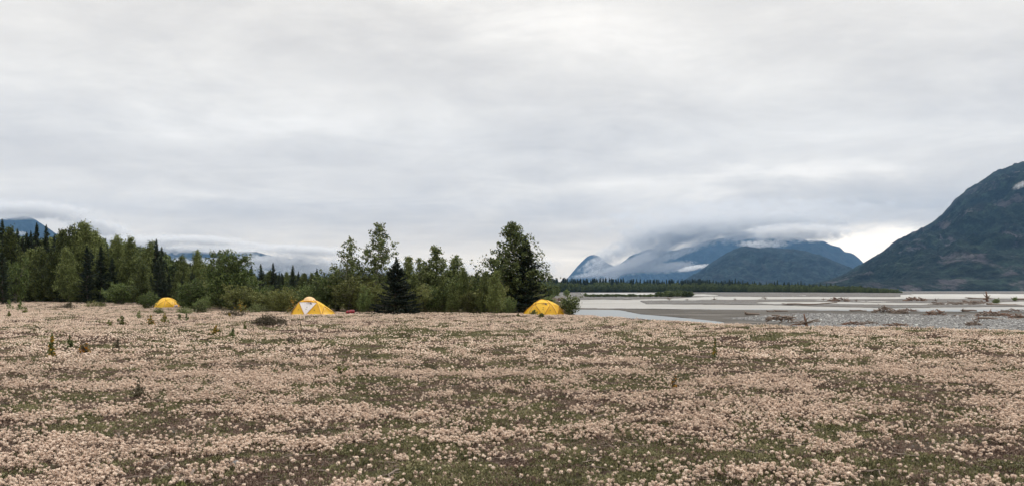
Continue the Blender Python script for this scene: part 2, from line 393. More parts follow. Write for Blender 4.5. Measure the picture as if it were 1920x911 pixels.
# ------------------------------------------------------------------ mountains
def mountain_mat(name, green, rock, rockamt, snow=0):
    m, t = mat(name); P = t.node('ShaderNodeNewGeometry').outputs['Position']
    a = t.noise(P, 0.012, 9, 0.68, 0.4); b = t.noise(P, 0.0032, 7, 0.62, 0.8)
    mpn = t.node('ShaderNodeMapping', ins={0: P, 'Scale': (1.0, 0.35, 0.4), 'Rotation': (0, R(35), 0)}).outputs[0]
    s_ = t.noise(mpn, 0.015, 8, 0.7, 0.6)
    a2 = t.noise(P, 0.03, 8, 0.75, 0.3); aa = t.math('ADD', t.math('MULTIPLY', a, 0.5), t.math('MULTIPLY', a2, 0.5))
    c = t.ramp(aa, [(0.40, tuple(v * 0.3 for v in green)), (0.5, green), (0.61, tuple(v * 3.2 for v in green))])
    k = t.math('MULTIPLY', t.mapr(b, 0.50, 0.58), t.mapr(s_, 0.46, 0.56))
    r_ = t.ramp(aa, [(0.4, tuple(v * 0.3 for v in rock)), (0.6, rock)])
    c = t.mix(t.math('MULTIPLY', k, rockamt), c, r_)
    finish(t, pbsdf(t, c, 1.0, bump(t, aa, 1.0, 45.0), Specular_IOR_Level=0.05)); return m
def mountain(name, D0, D1, D2, pts, m, amp=70, seed=0, ncol=420, nrow=110, crest_noise=6, pw=0.9):
    px = np.linspace(pts[0][0], pts[-1][0], ncol)
    ang_h = np.interp(px, [p[0] for p in pts], [HOR - p[1] for p in pts])
    k = 9; ang_h = np.convolve(np.pad(ang_h, k // 2, mode='edge'), np.hanning(k + 2)[1:-1] / np.hanning(k + 2).sum(), 'valid')
    Hc = ang_h / F * D1
    tt = np.concatenate([np.linspace(0, 1, int(nrow * 0.7)), np.linspace(1, 2, int(nrow * 0.3))[1:]])
    U, Tm = np.meshgrid((px - CX) / F, tt)
    Yy = np.where(Tm <= 1, D0 + (D1 - D0) * Tm, D1 + (D2 - D1) * (Tm - 1))
    Xx = U * Yy
    H = np.broadcast_to(Hc, U.shape)
    prof = np.where(Tm <= 1, Tm ** pw, 1 - (Tm - 1) ** 1.4)
    z = H * prof
    L = D1 / 13
    sx = Xx / L + seed * 7.7; sy = Yy / L * 0.55 + seed * 3.1
    rid = 1 - np.abs(2 * fbm(sx + sy * 0.35, sy, 6, 0.55) - 1)
    fine = fbm(sx * 6, sy * 6, 5, 0.6) - 0.5
    side = np.clip(Tm * (1.02 - Tm) * 4, 0, 1) if True else 0
    side = np.where(Tm > 1, 0.4, side)
    z = z + (rid - 0.75) * amp * side * np.clip(H / (H.max() + 1), 0, 1) ** 0.5 * 2 + fine * amp * 0.6 * side * np.clip(H / 200, 0, 1)
    z += (fbm(sx * 14, sy * 14 + 50, 4, 0.6) - 0.5) * crest_noise * np.clip(H / 100, 0, 1) * 2
    z = np.where(Tm == 0, -5, z); z = np.where(Tm >= 2, -5, z)
    V = np.stack([Xx, Yy, z], -1).reshape(-1, 3); nr, nc = U.shape
    i = np.arange(nr - 1)[:, None] * nc; j = np.arange(nc - 1)[None]
    Q = np.stack([i + j, i + j + 1, i + nc + j + 1, i + nc + j], -1).reshape(-1, 4)
    link(name, mesh_np(name, V, Q, None, [m], smooth=True), kind='structure')
MG = mountain_mat('mountain_forest_rock', (0.012, 0.019, 0.013), (0.135, 0.122, 0.130), 0.85)
MF = mountain_mat('near_hill_forest', (0.013, 0.020, 0.019), (0.05, 0.045, 0.048), 0.4)
MB = mountain_mat('far_mountain_forest', (0.009, 0.014, 0.012), (0.05, 0.042, 0.042), 0.4)
mountain('mountain', 2300, 4500, 6500, [(1400, 543.5), (1470, 541), (1520, 534), (1560, 524), (1595, 510), (1620, 493), (1645, 479), (1662, 468), (1675, 455), (1690, 447), (1700, 443), (1720, 432), (1745, 417), (1770, 401), (1780, 390), (1792, 374), (1805, 363), (1830, 348), (1845, 336), (1862, 325), (1880, 319), (1893, 312), (1920, 304), (1990, 278), (2100, 240), (2300, 215), (2700, 260), (3300, 400)], MG, 120, 1, 800, 260, 4)
mountain('mountain', 4800, 6500, 8200, [(1230, 543), (1270, 535), (1300, 516), (1330, 494), (1352, 480), (1370, 469), (1392, 460), (1405, 461), (1420, 464), (1440, 462), (1460, 464), (1480, 466), (1510, 472), (1545, 482), (1580, 495), (1620, 512), (1690, 543)], MF, 110, 2, 320, 100, 6)
mountain('mountain', 9800, 11500, 13200, [(1300, 543), (1400, 500), (1440, 475), (1470, 464), (1500, 456), (1520, 451), (1545, 452), (1558, 459), (1575, 463), (1584, 474), (1598, 475), (1608, 482), (1618, 493), (1650, 510), (1720, 543)], MB, 120, 3, 320, 90, 6)
mountain('mountain', 12000, 13600, 15200, [(1040, 543), (1100, 528), (1150, 505), (1185, 478), (1215, 468), (1260, 470), (1300, 462), (1330, 450), (1360, 446), (1400, 440), (1450, 438), (1500, 446), (1560, 470), (1650, 543)], MB, 150, 4, 360, 90, 8)
mountain('mountain', 13000, 14600, 16000, [(1040, 543), (1055, 532), (1068, 516), (1080, 502), (1092, 489), (1102, 480), (1112, 477), (1124, 480), (1140, 494), (1180, 512), (1280, 530), (1330, 543)], MB, 80, 5, 240, 70, 5)
mountain('mountain', 8500, 10500, 13500, [(-900, 430), (-500, 380), (-200, 395), (-60, 402), (0, 412), (25, 409), (45, 404), (60, 408), (76, 419), (92, 428), (105, 440), (130, 448), (190, 446), (230, 458), (300, 466), (350, 467), (400, 474), (480, 472), (520, 482), (560, 486), (600, 498), (680, 488), (720, 500), (800, 515), (900, 528), (990, 522), (1060, 543)], MB, 140, 6, 700, 100, 8)

# ------------------------------------------------------------------ haze and low cloud
HD = 3.1e-5
g = Geo(); hx0, hx1, hy0, hy1, hz0, hz1 = -15000, 16000, -2000, 16500, -6.0, 1750
g.add([[hx0, hy0, hz0], [hx1, hy0, hz0], [hx1, hy1, hz0], [hx0, hy1, hz0], [hx0, hy0, hz1], [hx1, hy0, hz1], [hx1, hy1, hz1], [hx0, hy1, hz1]],
      [[3, 2, 1, 0], [4, 5, 6, 7], [0, 1, 5, 4], [1, 2, 6, 5], [2, 3, 7, 6], [3, 0, 4, 7]])
m, t = mat('air_haze')
pv = t.node('ShaderNodeVolumePrincipled'); pv.inputs['Color'].default_value = (0.26, 0.54, 0.97, 1); pv.inputs['Density'].default_value = HD; pv.inputs['Anisotropy'].default_value = 0.1
finish(t, None, pv.outputs[0]); link('haze', g.mesh('haze', [m]), kind='stuff', label='thin blue air haze over the valley')

def ico(sub):
    import bmesh
    b = bmesh.new(); bmesh.ops.create_icosphere(b, subdivisions=sub, radius=1.0)
    V = np.array([v.co[:] for v in b.verts]); T_ = np.array([[v.index for v in f.verts] for f in b.faces]); b.free(); return V, T_
IV, IT = ico(3)
def low_cloud(px, py, wpx, hpx, D_, od=3.0, seed=0, tilt=0, thick=None, nscale=2.8):  # low cloud volume hanging before the mountain slopes, inside the haze box
    s = D_ / F; rx = wpx * s / 2; rz = hpx * s / 2; ry = thick or max(rx * 0.25, rz)
    m, t = mat('cloud_vapour')
    o = t.node('ShaderNodeTexCoord').outputs['Object']
    ln = t.node('ShaderNodeVectorMath', operation='LENGTH', ins={0: o}).outputs['Value']
    mp_ = t.node('ShaderNodeMapping', ins={0: o, 'Location': (seed * 3.3, seed, 0), 'Scale': (max(1.0, min(4.0, wpx / hpx * 0.6)), 1, 1)}).outputs[0]
    n = t.noise(mp_, nscale, 5, 0.6, 0.5)
    f = t.math('SUBTRACT', 1.0, t.math('MULTIPLY', ln, ln))
    dn = t.math('ADD', t.math('MULTIPLY', f, 0.9), t.math('MULTIPLY', t.math('SUBTRACT', n, 0.60), 3.4))
    dn = t.math('MULTIPLY', t.math('MAXIMUM', dn, 0.0), t.mapr(f, 0.0, 0.6))
    dn = t.math('MINIMUM', dn, 1.0)
    pv = t.node('ShaderNodeVolumePrincipled'); pv.inputs['Color'].default_value = (0.972, 0.975, 0.98, 1)
    t.l.new(t.math('MULTIPLY', dn, od / ry), pv.inputs['Density'])
    finish(t, None, pv.outputs[0])
    me = mesh_np('cloud_bank', IV, None, IT, [m], True)
    o = link('cloud_bank', me, kind='stuff'); o.location = ((px - CX) * s, D_, EYE + (HOR - py) * s)
    o.scale = (rx, ry, rz); o.rotation_euler = (0, R(-tilt), 0)
    o['label'] = 'pale low cloud hugging the mountain slope'
LOW_CLOUDS = [(1390, 406, 800, 92, 11700, 2.0, 40, 2), (1370, 428, 560, 70, 11700, 6, 1, 3), (1225, 450, 280, 60, 11700, 4, 21, 16), (1130, 490, 120, 36, 11700, 2.6, 22, 22), (1290, 466, 230, 26, 11700, 2.4, 2, 22), (1180, 499, 210, 34, 11700, 3.2, 3, 14), (1245, 502, 150, 28, 11700, 3.0, 4, 2),
        (1300, 502, 84, 13, 9000, 4, 5, 10), (1500, 436, 270, 46, 9000, 6, 6, 0), (1110, 514, 110, 14, 11700, 2.0, 7, 8), (1430, 458, 130, 20, 9000, 3, 28, 0), (1215, 480, 320, 34, 11700, 4.5, 29, 27), (1170, 506, 170, 26, 11700, 4, 30, 4), (1260, 500, 120, 24, 11700, 4, 31, 8),
        (1914, 347, 44, 16, 3300, 1.0, 8, 25),
        (60, 394, 320, 44, 8300, 5, 10, -3), (20, 408, 110, 14, 8200, 2, 32, 0), (390, 468, 280, 20, 8200, 4.5, 33, -2), (240, 452, 120, 20, 8200, 3, 34, -10), (36, 438, 46, 12, 8300, 2, 11, 0), (180, 424, 200, 44, 8400, 4, 12, -14), (290, 452, 170, 24, 8400, 3, 13, -4),
        (380, 500, 360, 44, 8400, 6, 14, 0), (260, 460, 230, 40, 8300, 6, 23, -6), (520, 490, 300, 34, 8300, 6, 24, 0), (370, 450, 260, 24, 8300, 6, 25, -2), (690, 500, 300, 40, 8300, 6, 26, 0), (560, 468, 260, 24, 8300, 6, 27, -2), (600, 505, 330, 36, 8400, 4, 15, 3), (440, 460, 200, 18, 8400, 2.6, 16, 0), (600, 474, 200, 20, 8400, 3, 17, 0), (800, 505, 260, 40, 8400, 4, 18, 0), (1000, 500, 150, 46, 8400, 3, 19, 0)]
for a_ in LOW_CLOUDS: low_cloud(*a_)

# ------------------------------------------------------------------ trees
def leafy_tree(name, h, r, seed, leafmat, n=3600, leaf=0.13, base=0.08, open_=0.5, conic=0.6, clump=0.22, barkm=None, trunks=1, nb=26, asp=0.7):
    """returns (trunk mesh, crown mesh); crown profile: conic 1 = poplar cone, 0 = round shrub"""
    g = np.random.default_rng(seed); tg = Geo(); lg = Geo()
    P = []
    for k in range(trunks):
        lean = g.normal(size=2) * (0.04 if trunks == 1 else 0.28)
        hh = h * (1 if k == 0 else g.uniform(0.65, 0.98)); ns = 9
        tt = np.linspace(0, 1, ns)
        off = (np.array([0, 0]) if trunks == 1 else g.normal(size=2) * 0.12 * r)
        wob = np.cumsum(g.normal(size=(ns, 2)) * 0.012 * hh, axis=0)
        tp = np.stack([off[0] + lean[0] * hh * tt ** 1.2 + wob[:, 0], off[1] + lean[1] * hh * tt ** 1.2 + wob[:, 1], hh * tt], 1)
        tg.tube(tp, np.linspace(max(0.015 * hh, 0.02), 0.006 * 1, ns) * (1 if trunks == 1 else 0.6), 6)
        m_ = max(5, int(nb / (trunks ** 0.6)))
        for b in range(m_):
            u = base + (0.98 - base) * ((b + g.random()) / m_) ** 0.9
            c0 = np.array([np.interp(u, tt, tp[:, q]) for q in range(3)])
            prof = (1 - u) ** 0.95 * 1.12 * conic + (1 - conic) * math.sqrt(max(0.02, 1 - ((u - 0.42) / 0.60) ** 2))
            prof = prof * min(1, 0.35 + (u - base) / 0.18) + 0.045
            L = r * prof * g.uniform(0.72, 1.15)
            az_ = b * 2.399 + k * 1.1 + g.normal() * 0.35
            rise = g.uniform(0.35, 1.0) if conic > 0.3 else g.uniform(0.2, 0.8)
            q = np.linspace(0, 1, 5)
            bp = c0 + np.stack([np.cos(az_) * L * q, np.sin(az_) * L * q, rise * L * q ** 1.25 * 0.8], 1)
            bp += np.cumsum(g.normal(size=(5, 3)) * 0.03 * L, axis=0)
            tg.tube(bp, np.linspace(max(0.006 * hh * (1 - u) + 0.006, 0.007), 0.004, 5), 4, cap=False)
            nsub = max(5, int(5 + L * 5))
            for s_ in range(nsub):
                w_ = g.uniform(0.25, 1.05); sp = np.array([np.interp(min(w_, 1), q, bp[:, e]) for e in range(3)])
                dv = g.normal(size=3) * np.array([1, 1, 0.55]); dv[2] += 0.25; dv *= clump * (0.7 + 0.5 * L) * g.uniform(0.6, 1.9) / (np.linalg.norm(dv) + 1e-6)
                e_ = sp + dv
                P.append((sp, e_, L))
    P_ = []
    per = max(3, int(n / max(1, len(P)))); Lm = np.mean([q_[2] for q_ in P])
    for sp, e_, L in P:
        kk = g.poisson(per * g.uniform(0.2, 1.8) * (0.35 + 0.65 * L / Lm)) + 1
        tpos = g.uniform(0.2, 1.1, kk)[:, None]
        P_.append(sp + (e_ - sp) * tpos + g.normal(size=(kk, 3)) * clump * (0.25 + 0.75 * open_) * (0.50 + 0.16 * L))
    P_ = np.concatenate(P_); P_ = P_[P_[:, 2] > 0.02]
    lg.cards(P_, leaf, asp)
    return tg.mesh(name + '_trunk', [barkm or M['bark']], True), lg.mesh(name + '_crown', [leafmat])
def spruce_tree(name, h, r, seed, leafmat, n=5000, ragged=0.25, needle=0.22, bare=0.03, slim=1.0):
    g = np.random.default_rng(seed); tg = Geo(); lg = Geo()
    tt = np.linspace(0, 1, 7); tp = np.stack([np.zeros(7), np.zeros(7), h * tt], 1); tp[1:, :2] += g.normal(size=(6, 2)) * 0.01 * h
    tg.tube(tp, np.linspace(0.018 * h, 0.004, 7), 6)
    P_ = []; Dd = []
    lv = int(16 + h * 2.4)
    tot = 0; spec = []
    for l_ in range(lv):
        u = bare + (0.985 - bare) * (l_ / lv) ** 0.92
        L0 = r * ((1 - u) ** slim) * (1 + 0.0) + 0.02 * h * (1 - u * 0.5)
        bulge = 1 + ragged * g.normal() * 0.6
        for b in range(g.integers(6, 10)):
            L = L0 * bulge * g.uniform(1 - ragged, 1 + ragged); spec.append((u + g.normal() * 0.008, L, g.uniform(0, 2 * math.pi)))
            tot += L
    for u, L, az_ in spec:
        c0 = np.array([0, 0, h * u]); q = np.linspace(0, 1, 4)
        droop = -0.30 + 0.75 * u
        bp = c0 + np.stack([np.cos(az_) * L * q, np.sin(az_) * L * q, L * (droop * q + 0.22 * q ** 2)], 1)
        if L > 0.35: tg.tube(bp, np.linspace(0.02, 0.005, 4), 3, cap=False)
        k = max(3, int(n * L / tot)); w_ = g.uniform(0.08, 1.05, k) ** 0.8
        pos = np.stack([np.interp(w_, q, bp[:, e]) for e in range(3)], 1)
        side = g.uniform(-1, 1, k) * (0.32 * L * (1.05 - w_) + 0.05)
        pos[:, 0] += -np.sin(az_) * side; pos[:, 1] += np.cos(az_) * side; pos[:, 2] += -np.abs(g.normal(size=k)) * 0.05 - np.abs(side) * 0.15
        sgn = np.sign(side)[:, None]
        dd = np.array([np.cos(az_), np.sin(az_), 0.05])[None] + sgn * np.array([-np.sin(az_), np.cos(az_), 0])[None] * 0.8
        P_.append(pos); Dd.append(dd)
    # leader
    k = int(n * 0.02) + 8; zt = g.uniform(0.93, 1.0, k); P_.append(np.stack([g.normal(size=k) * 0.012 * h * (1.02 - zt) * 6, g.normal(size=k) * 0.012 * h * (1.02 - zt) * 6, h * zt], 1)); Dd.append(np.tile([0.2, 0, 1.0], (k, 1)))
    P_ = np.concatenate(P_); Dd = np.concatenate(Dd); ok = P_[:, 2] > 0.01
    lg.cards(P_[ok], needle, 0.42, dirs=Dd[ok])
    return tg.mesh(name + '_trunk', [M['sprucebark']], True), lg.mesh(name + '_crown', [leafmat])
def base_y(px): return float(np.interp(px, [-400, 0, 250, 330, 400, 470, 540, 700, 900, 1000, 1040], [560, 567, 571, 577, 583, 586, 588, 588.5, 590, 590.5, 588]))
def depth(py, z=0.0): return (EYE - z) * F / (py - HOR)
def wx(px, d): return (px - CX) / F * d
def put_tree(kind, meshes, px, d, h, href, label, cat, group=None, rz=None, wide=1.0, part='crown', stem='trunk'):
    x_ = wx(px, d); s = h / href; tm, cm = meshes
    e = empty(kind, (x_, d, gz(x_, d) - 0.03), random.uniform(0, 6.28) if rz is None else rz, (s * wide, s * wide, s), label=label, cat=cat, group=group)
    link(stem, tm, e); link(part, cm, e); return e
def top_h(py, d, px=0): return EYE + (HOR - py) / F * d

# prototypes for the forest (height 1 reference given)
PR = {}
for k in range(5): PR['poplar', k] = (leafy_tree('poplar', 9, 2.1, 100 + k, M['darkleaf'], 8000, 0.23, 0.04, 0.8, 0.82, 0.34, nb=64), 9)
for k in range(4): PR['spruce', k] = (spruce_tree('spruce', 9, 1.35, 200 + k, M['spruce'], 5200, 0.30, 0.30, slim=0.9), 9)
for k in range(5): PR['willow', k] = (leafy_tree('willow', 3, 1.4, 300 + k, M[('olive', 'greenleaf', 'willowlight', 'olive', 'greenleaf')[k]], 3800, 0.15, 0.02, 0.5, 0.40, 0.20, trunks=7, nb=30), 3)
for k in range(3): PR['alder', k] = (leafy_tree('alder', 5, 1.9, 400 + k, M['greenleaf'], 5600, 0.17, 0.02, 0.5, 0.7, 0.24, trunks=3, nb=44), 5)
def forest(kind, k, px, d, top, name, label, cat, group, wide=1.0):
    h = max(0.6, top_h(top, d)); ms, ref = PR[kind, k]
    return put_tree(name, ms, px, d, h, ref, label, cat, group, wide=wide)

SKY_X = [-500, -200, 0, 40, 90, 110, 150, 190, 205, 250, 262, 300, 318, 350, 395, 470, 560, 640, 700, 800, 860, 950, 1010, 1030]
SKY_Y = [400, 415, 432, 440, 442, 440, 436, 440, 452, 452, 462, 462, 482, 486, 492, 505, 508, 512, 510, 508, 505, 512, 520, 525]
rf = random.Random(3)
# skyline spruces and poplars one can tell apart on the left
named_left = [
 (4, 412, 118, 'spruce', 'spire-topped dark spruce at the far left edge of the forest skyline'),
 (21, 428, 114, 'poplar', 'narrow poplar rising beside the leftmost spire spruce'),
 (33, 430, 116, 'spruce', 'short-topped spruce right of the leftmost narrow poplar'),
 (50, 436, 118, 'spruce', 'left one of a close pair of small spruce tips'),
 (58, 434, 119, 'spruce', 'right one of a close pair of small spruce tips'),
 (69, 419, 112, 'spruce', 'tall slender dark spruce standing against the misty mountain'),
 (87, 423, 113, 'spruce', 'slender spruce just right of the tallest spire spruce'),
 (102, 441, 116, 'spruce', 'lower dark spruce tip before the poplar clump'),
 (112, 433, 115, 'spruce', 'pointed spruce touching the left side of the poplar clump'),
 (124, 430, 112, 'poplar', 'leafy poplar at the left of the tall poplar clump'),
 (138, 424, 108, 'poplar', 'tall poplar second from left in the left clump'),
 (156, 420, 107, 'poplar', 'tall open-topped poplar in the middle of the left clump'),
 (173, 419, 106, 'poplar', 'tallest twin-topped poplar of the left clump'),
 (187, 433, 108, 'poplar', 'poplar on the right shoulder of the left clump'),
 (209, 450, 112, 'poplar', 'lower poplar in the dip of the forest skyline'),
 (226, 442, 104, 'poplar', 'broad poplar with rounded dense top right of the skyline dip'),
 (243, 446, 102, 'poplar', 'poplar on the right side of the broad rounded pair'),
 (276, 452, 98, 'poplar', 'thin-topped poplar above the left yellow tent'),
 (293, 449, 95, 'spruce', 'stout spruce above and behind the left yellow tent'),
 (303, 463, 94, 'spruce', 'smaller spruce leaning on the stout spruce above the left tent'),
 (341, 478, 92, 'poplar', 'small poplar between the left tent and the big cottonwood clump'),
 (373, 470, 90, 'poplar', 'dense dark poplar left of the big bushy alder'),
 (396, 492, 90, 'spruce', 'low spruce tucked beside the big bushy alder'),
]
for q, (px, ty, d, kd, lab) in enumerate(named_left):
    forest(kd, q % (4 if kd == 'spruce' else 5), px, d, ty, kd + '_tree', lab, kd if kd == 'spruce' else 'poplar', 'trees on the left forest skyline', wide=(0.72 if kd == 'spruce' and px < 130 else 0.8))
# forest mass behind
for q in range(150):
    px = -330 + 700 * (q + rf.random()) / 118 if q < 118 else rf.uniform(-330, 400)
    d = rf.uniform(1.0, 1.45) * depth(base_y(px)) * rf.uniform(0.98, 1.1)
    ty = float(np.interp(px, SKY_X, SKY_Y)) + abs(rf.gauss(6, 12)) + (20 if d < 115 else 4)
    kd = 'spruce' if rf.random() < 0.42 else 'poplar'
    forest(kd, rf.randrange(4 if kd == 'spruce' else 5), px, d, ty, kd + '_tree', 'dark spruce packed into the dense left forest' if kd == 'spruce' else 'green poplar packed into the dense left forest', kd, 'trees massed in the left forest', wide=rf.uniform(0.8, 1.15))
for q in range(130):
    px = 330 + 700 * (q + rf.random()) / 130
    d = rf.uniform(100, 210)
    ty = float(np.interp(px, SKY_X, SKY_Y)) + abs(rf.gauss(0, 7)) + 2
    if rf.random() < .12: ty -= 8
    kd = 'spruce' if rf.random() < 0.42 else 'poplar'
    forest(kd, rf.randrange(4 if kd == 'spruce' else 5), px, d, ty, kd + '_tree', 'small spruce in the low background woodland' if kd == 'spruce' else 'small poplar in the low background woodland', kd, 'trees of the low woodland behind the tents', wide=rf.uniform(0.75, 1.2))
for px, ty, lab in [(471, 497, 'thin spruce tip standing over the low woodland left of centre'), (512, 492, 'slender spruce tip above the woodland left of the white-door tent'), (489, 494, 'bushy dark spruce between two thin spruce tips'), (549, 497, 'pale thin spruce top above the white-door tent side'), (594, 503, 'small spruce top just left of the first tall cottonwood')]:
    forest('spruce', rf.randrange(4), px, rf.uniform(105, 130), ty, 'spruce_tree', lab, 'spruce', 'spruce tips over the low woodland', 0.9)

# shrubs along the front of the wood
for q in range(74):
    px = -260 + 1290 * (q + rf.random()) / 74
    if 285 < px < 335: continue
    d0 = depth(base_y(px)); d = d0 * rf.uniform(1.0, 1.16)
    ty = rf.uniform(528, 552) if px < 560 else rf.uniform(520, 548)
    if px > 560 and rf.random() < .3: ty -= 14
    kd = rf.choice(['willow', 'willow', 'alder', 'poplar'] if px < 560 else ['willow', 'alder', 'poplar', 'poplar'])
    if kd == 'poplar': ty -= rf.uniform(5, 30)
    if px > 985: ty = rf.uniform(538, 555); kd = 'willow'
    if 510 < px < 640 or 975 < px < 1062: d = max(d, 60 if px < 900 else 62)
    forest(kd, rf.randrange(3 if kd == 'alder' else 5), px, d, ty, kd + '_shrub', 'young %s in the thicket edging the wood' % {'willow': 'green willow shrub', 'alder': 'green alder shrub', 'poplar': 'slender poplar'}[kd], 'shrub', 'shrubs edging the wood', wide=rf.uniform(0.8, 1.2) * (0.8 if ty < 525 else 1.0))

# individually recognisable trees
def special(name, ms, href, px, d, top, label, cat, wide=1.0, rz=0.0, part='crown', stem='trunk', hh=None):
    return put_tree(name, ms, px, d, hh or top_h(top, d), href, label, cat, None, rz, wide, part, stem)
special('cottonwood_tree', leafy_tree('cot_a', 7, 2.2, 11, M['cotton'], 5600, 0.155, 0.06, 0.35, 0.9, 0.19, nb=84), 7, 701, 62, 418, 'tall airy cottonwood with see-through pointed crown standing left of the black spruce', 'cottonwood')
special('cottonwood_tree', leafy_tree('cot_b', 6, 1.9, 23, M['cotton'], 4400, 0.155, 0.06, 0.35, 0.85, 0.19, nb=80, trunks=2), 6, 638, 61, 446, 'sparse forked cottonwood standing behind the white-door tent', 'cottonwood', 1.0)
special('cottonwood_tree', leafy_tree('cot_c', 7, 2.75, 35, M['cotton'], 12500, 0.16, 0.04, 0.4, 0.95, 0.22, nb=130), 7, 962, 58.0, 416, 'tallest leafy cottonwood beside the right yellow tent', 'cottonwood', 1.0)
special('spruce_tree', spruce_tree('spr_c', 6.4, 2.6, 41, M['spruceblack'], 15000, 0.25, 0.18, slim=1.15), 6.4, 986, 57.6, 446, 'dark spruce growing into the tall cottonwood beside the right tent', 'spruce')
special('spruce_tree', spruce_tree('spr_b', 4.2, 1.95, 47, M['spruceblack'], 20000, 0.22, 0.14, slim=1.2, bare=0.0), 4.2, 743, 52.4, 484, 'nearly black cone-shaped spruce standing alone at the meadow edge', 'spruce')
special('alder_tree', leafy_tree('ald_a', 5, 2.1, 53, M['greenleaf'], 9000, 0.16, 0.03, 0.5, 0.75, 0.24, nb=70, trunks=3), 5, 426, 64, 468, 'big bushy alder with pointed tops between the two left tents', 'alder')
special('alder_tree', leafy_tree('ald_b', 4.6, 1.7, 54, M['greenleaf'], 7000, 0.16, 0.03, 0.5, 0.8, 0.24, nb=60, trunks=2), 4.6, 452, 67, 484, 'bushy alder leaning right beside the biggest alder', 'alder')
special('poplar_sapling', leafy_tree('pop_a', 4.5, 0.55, 61, M['cotton'], 1800, 0.12, 0.25, 0.4, 0.4, 0.18, nb=30), 4.5, 787, 60, 482, 'thin poplar sapling poking up right of the black spruce', 'poplar')
special('poplar_tree', leafy_tree('pop_b', 5, 1.7, 62, M['cotton'], 6000, 0.155, 0.03, 0.45, 0.98, 0.20, nb=64), 5, 826, 61, 462, 'pointed poplar, taller of the pair right of the black spruce', 'poplar')
special('poplar_tree', leafy_tree('pop_c', 4.6, 1.6, 63, M['cotton'], 6000, 0.155, 0.03, 0.45, 0.98, 0.20, nb=64), 4.6, 847, 62, 478, 'pointed poplar, shorter of the pair right of the black spruce', 'poplar')
special('poplar_tree', leafy_tree('pop_d', 4.2, 1.1, 64, M['cotton'], 6000, 0.12, 0.03, 0.6, 0.6, 0.24, nb=50), 4.2, 803, 63, 497, 'low poplar between the thin sapling and the taller pointed poplar', 'poplar')
for px, ty, wd, d, k, lab in [
   (660, 520, 1.15, 58, 0, 'broad olive willow thicket behind the red bag'), (612, 505, 1.0, 62, 1, 'tall green willow thicket rising behind the white-door tent'), (690, 530, 1.0, 57, 2, 'yellowish green willow bush left of the black spruce'),
   (925, 537, 1.25, 55.5, 3, 'grey-green domed willow bush left of the tallest cottonwood'), (952, 556, 0.9, 54, 4, 'low willow bush at the foot of the tallest cottonwood'), (878, 546, 1.0, 56, 0, 'round willow bush between poplars and domed willow'),
   (822, 530, 1.0, 57, 1, 'wide willow bush below the pair of pointed poplars'), (782, 540, 0.9, 56.5, 2, 'small willow bush at the right foot of the black spruce'), (905, 520, 1.0, 60, 3, 'tall willow rising behind the domed willow bush'),
   (362, 522, 0.95, 66, 4, 'upright light green willow right of the left tent'), (530, 540, 1.0, 56, 2, 'willow bush touching the left side of the white-door tent'), (490, 545, 1.0, 60, 3, 'low willow bush left of the white-door tent'),
   (1022, 550, 0.9, 66, 1, 'low bush behind the right yellow tent'), (277, 546, 1.0, 68, 4, 'dark green bush half hiding the left tent'), (378, 556, 1.0, 61, 1, 'small green bush in front of the upright willow'),
   (30, 484, 0.5, 97, 1, 'tall grey willow beside the dark spruce at the left edge'), (225, 525, 1.2, 88, 1, 'wide green willow thicket left of the left tent')]:
    ms, ref = PR['willow', k]
    put_tree('willow_bush', ms, px, d, top_h(ty, d), ref, lab, 'bush', None, 0.3 + k, wd if ty > 500 else wd)
ms, ref = PR['spruce', 1]
put_tree('spruce_tree', ms, 4, 88, top_h(470, 88), ref, 'black spruce skirted to the ground at the left frame edge', 'spruce', None, 1.0, 1.15)
put_tree('spruce_tree', PR['spruce', 2][0], 190, 80, top_h(551, 80), 9, 'small dark young spruce standing in front of the left forest', 'spruce', None, 1.0, 2.2)

# shrub at right of right tent
special('leafy_bush', leafy_tree('bush_a', 1.35, 0.62, 71, M['cotton'], 2300, 0.10, 0.02, 0.5, 0.2, 0.20, nb=22, trunks=5), 1.35, 1067, 52.0, 0, 'glossy dark green bush at the right end of the right tent', 'bush', hh=1.3, part='foliage', stem='stem')

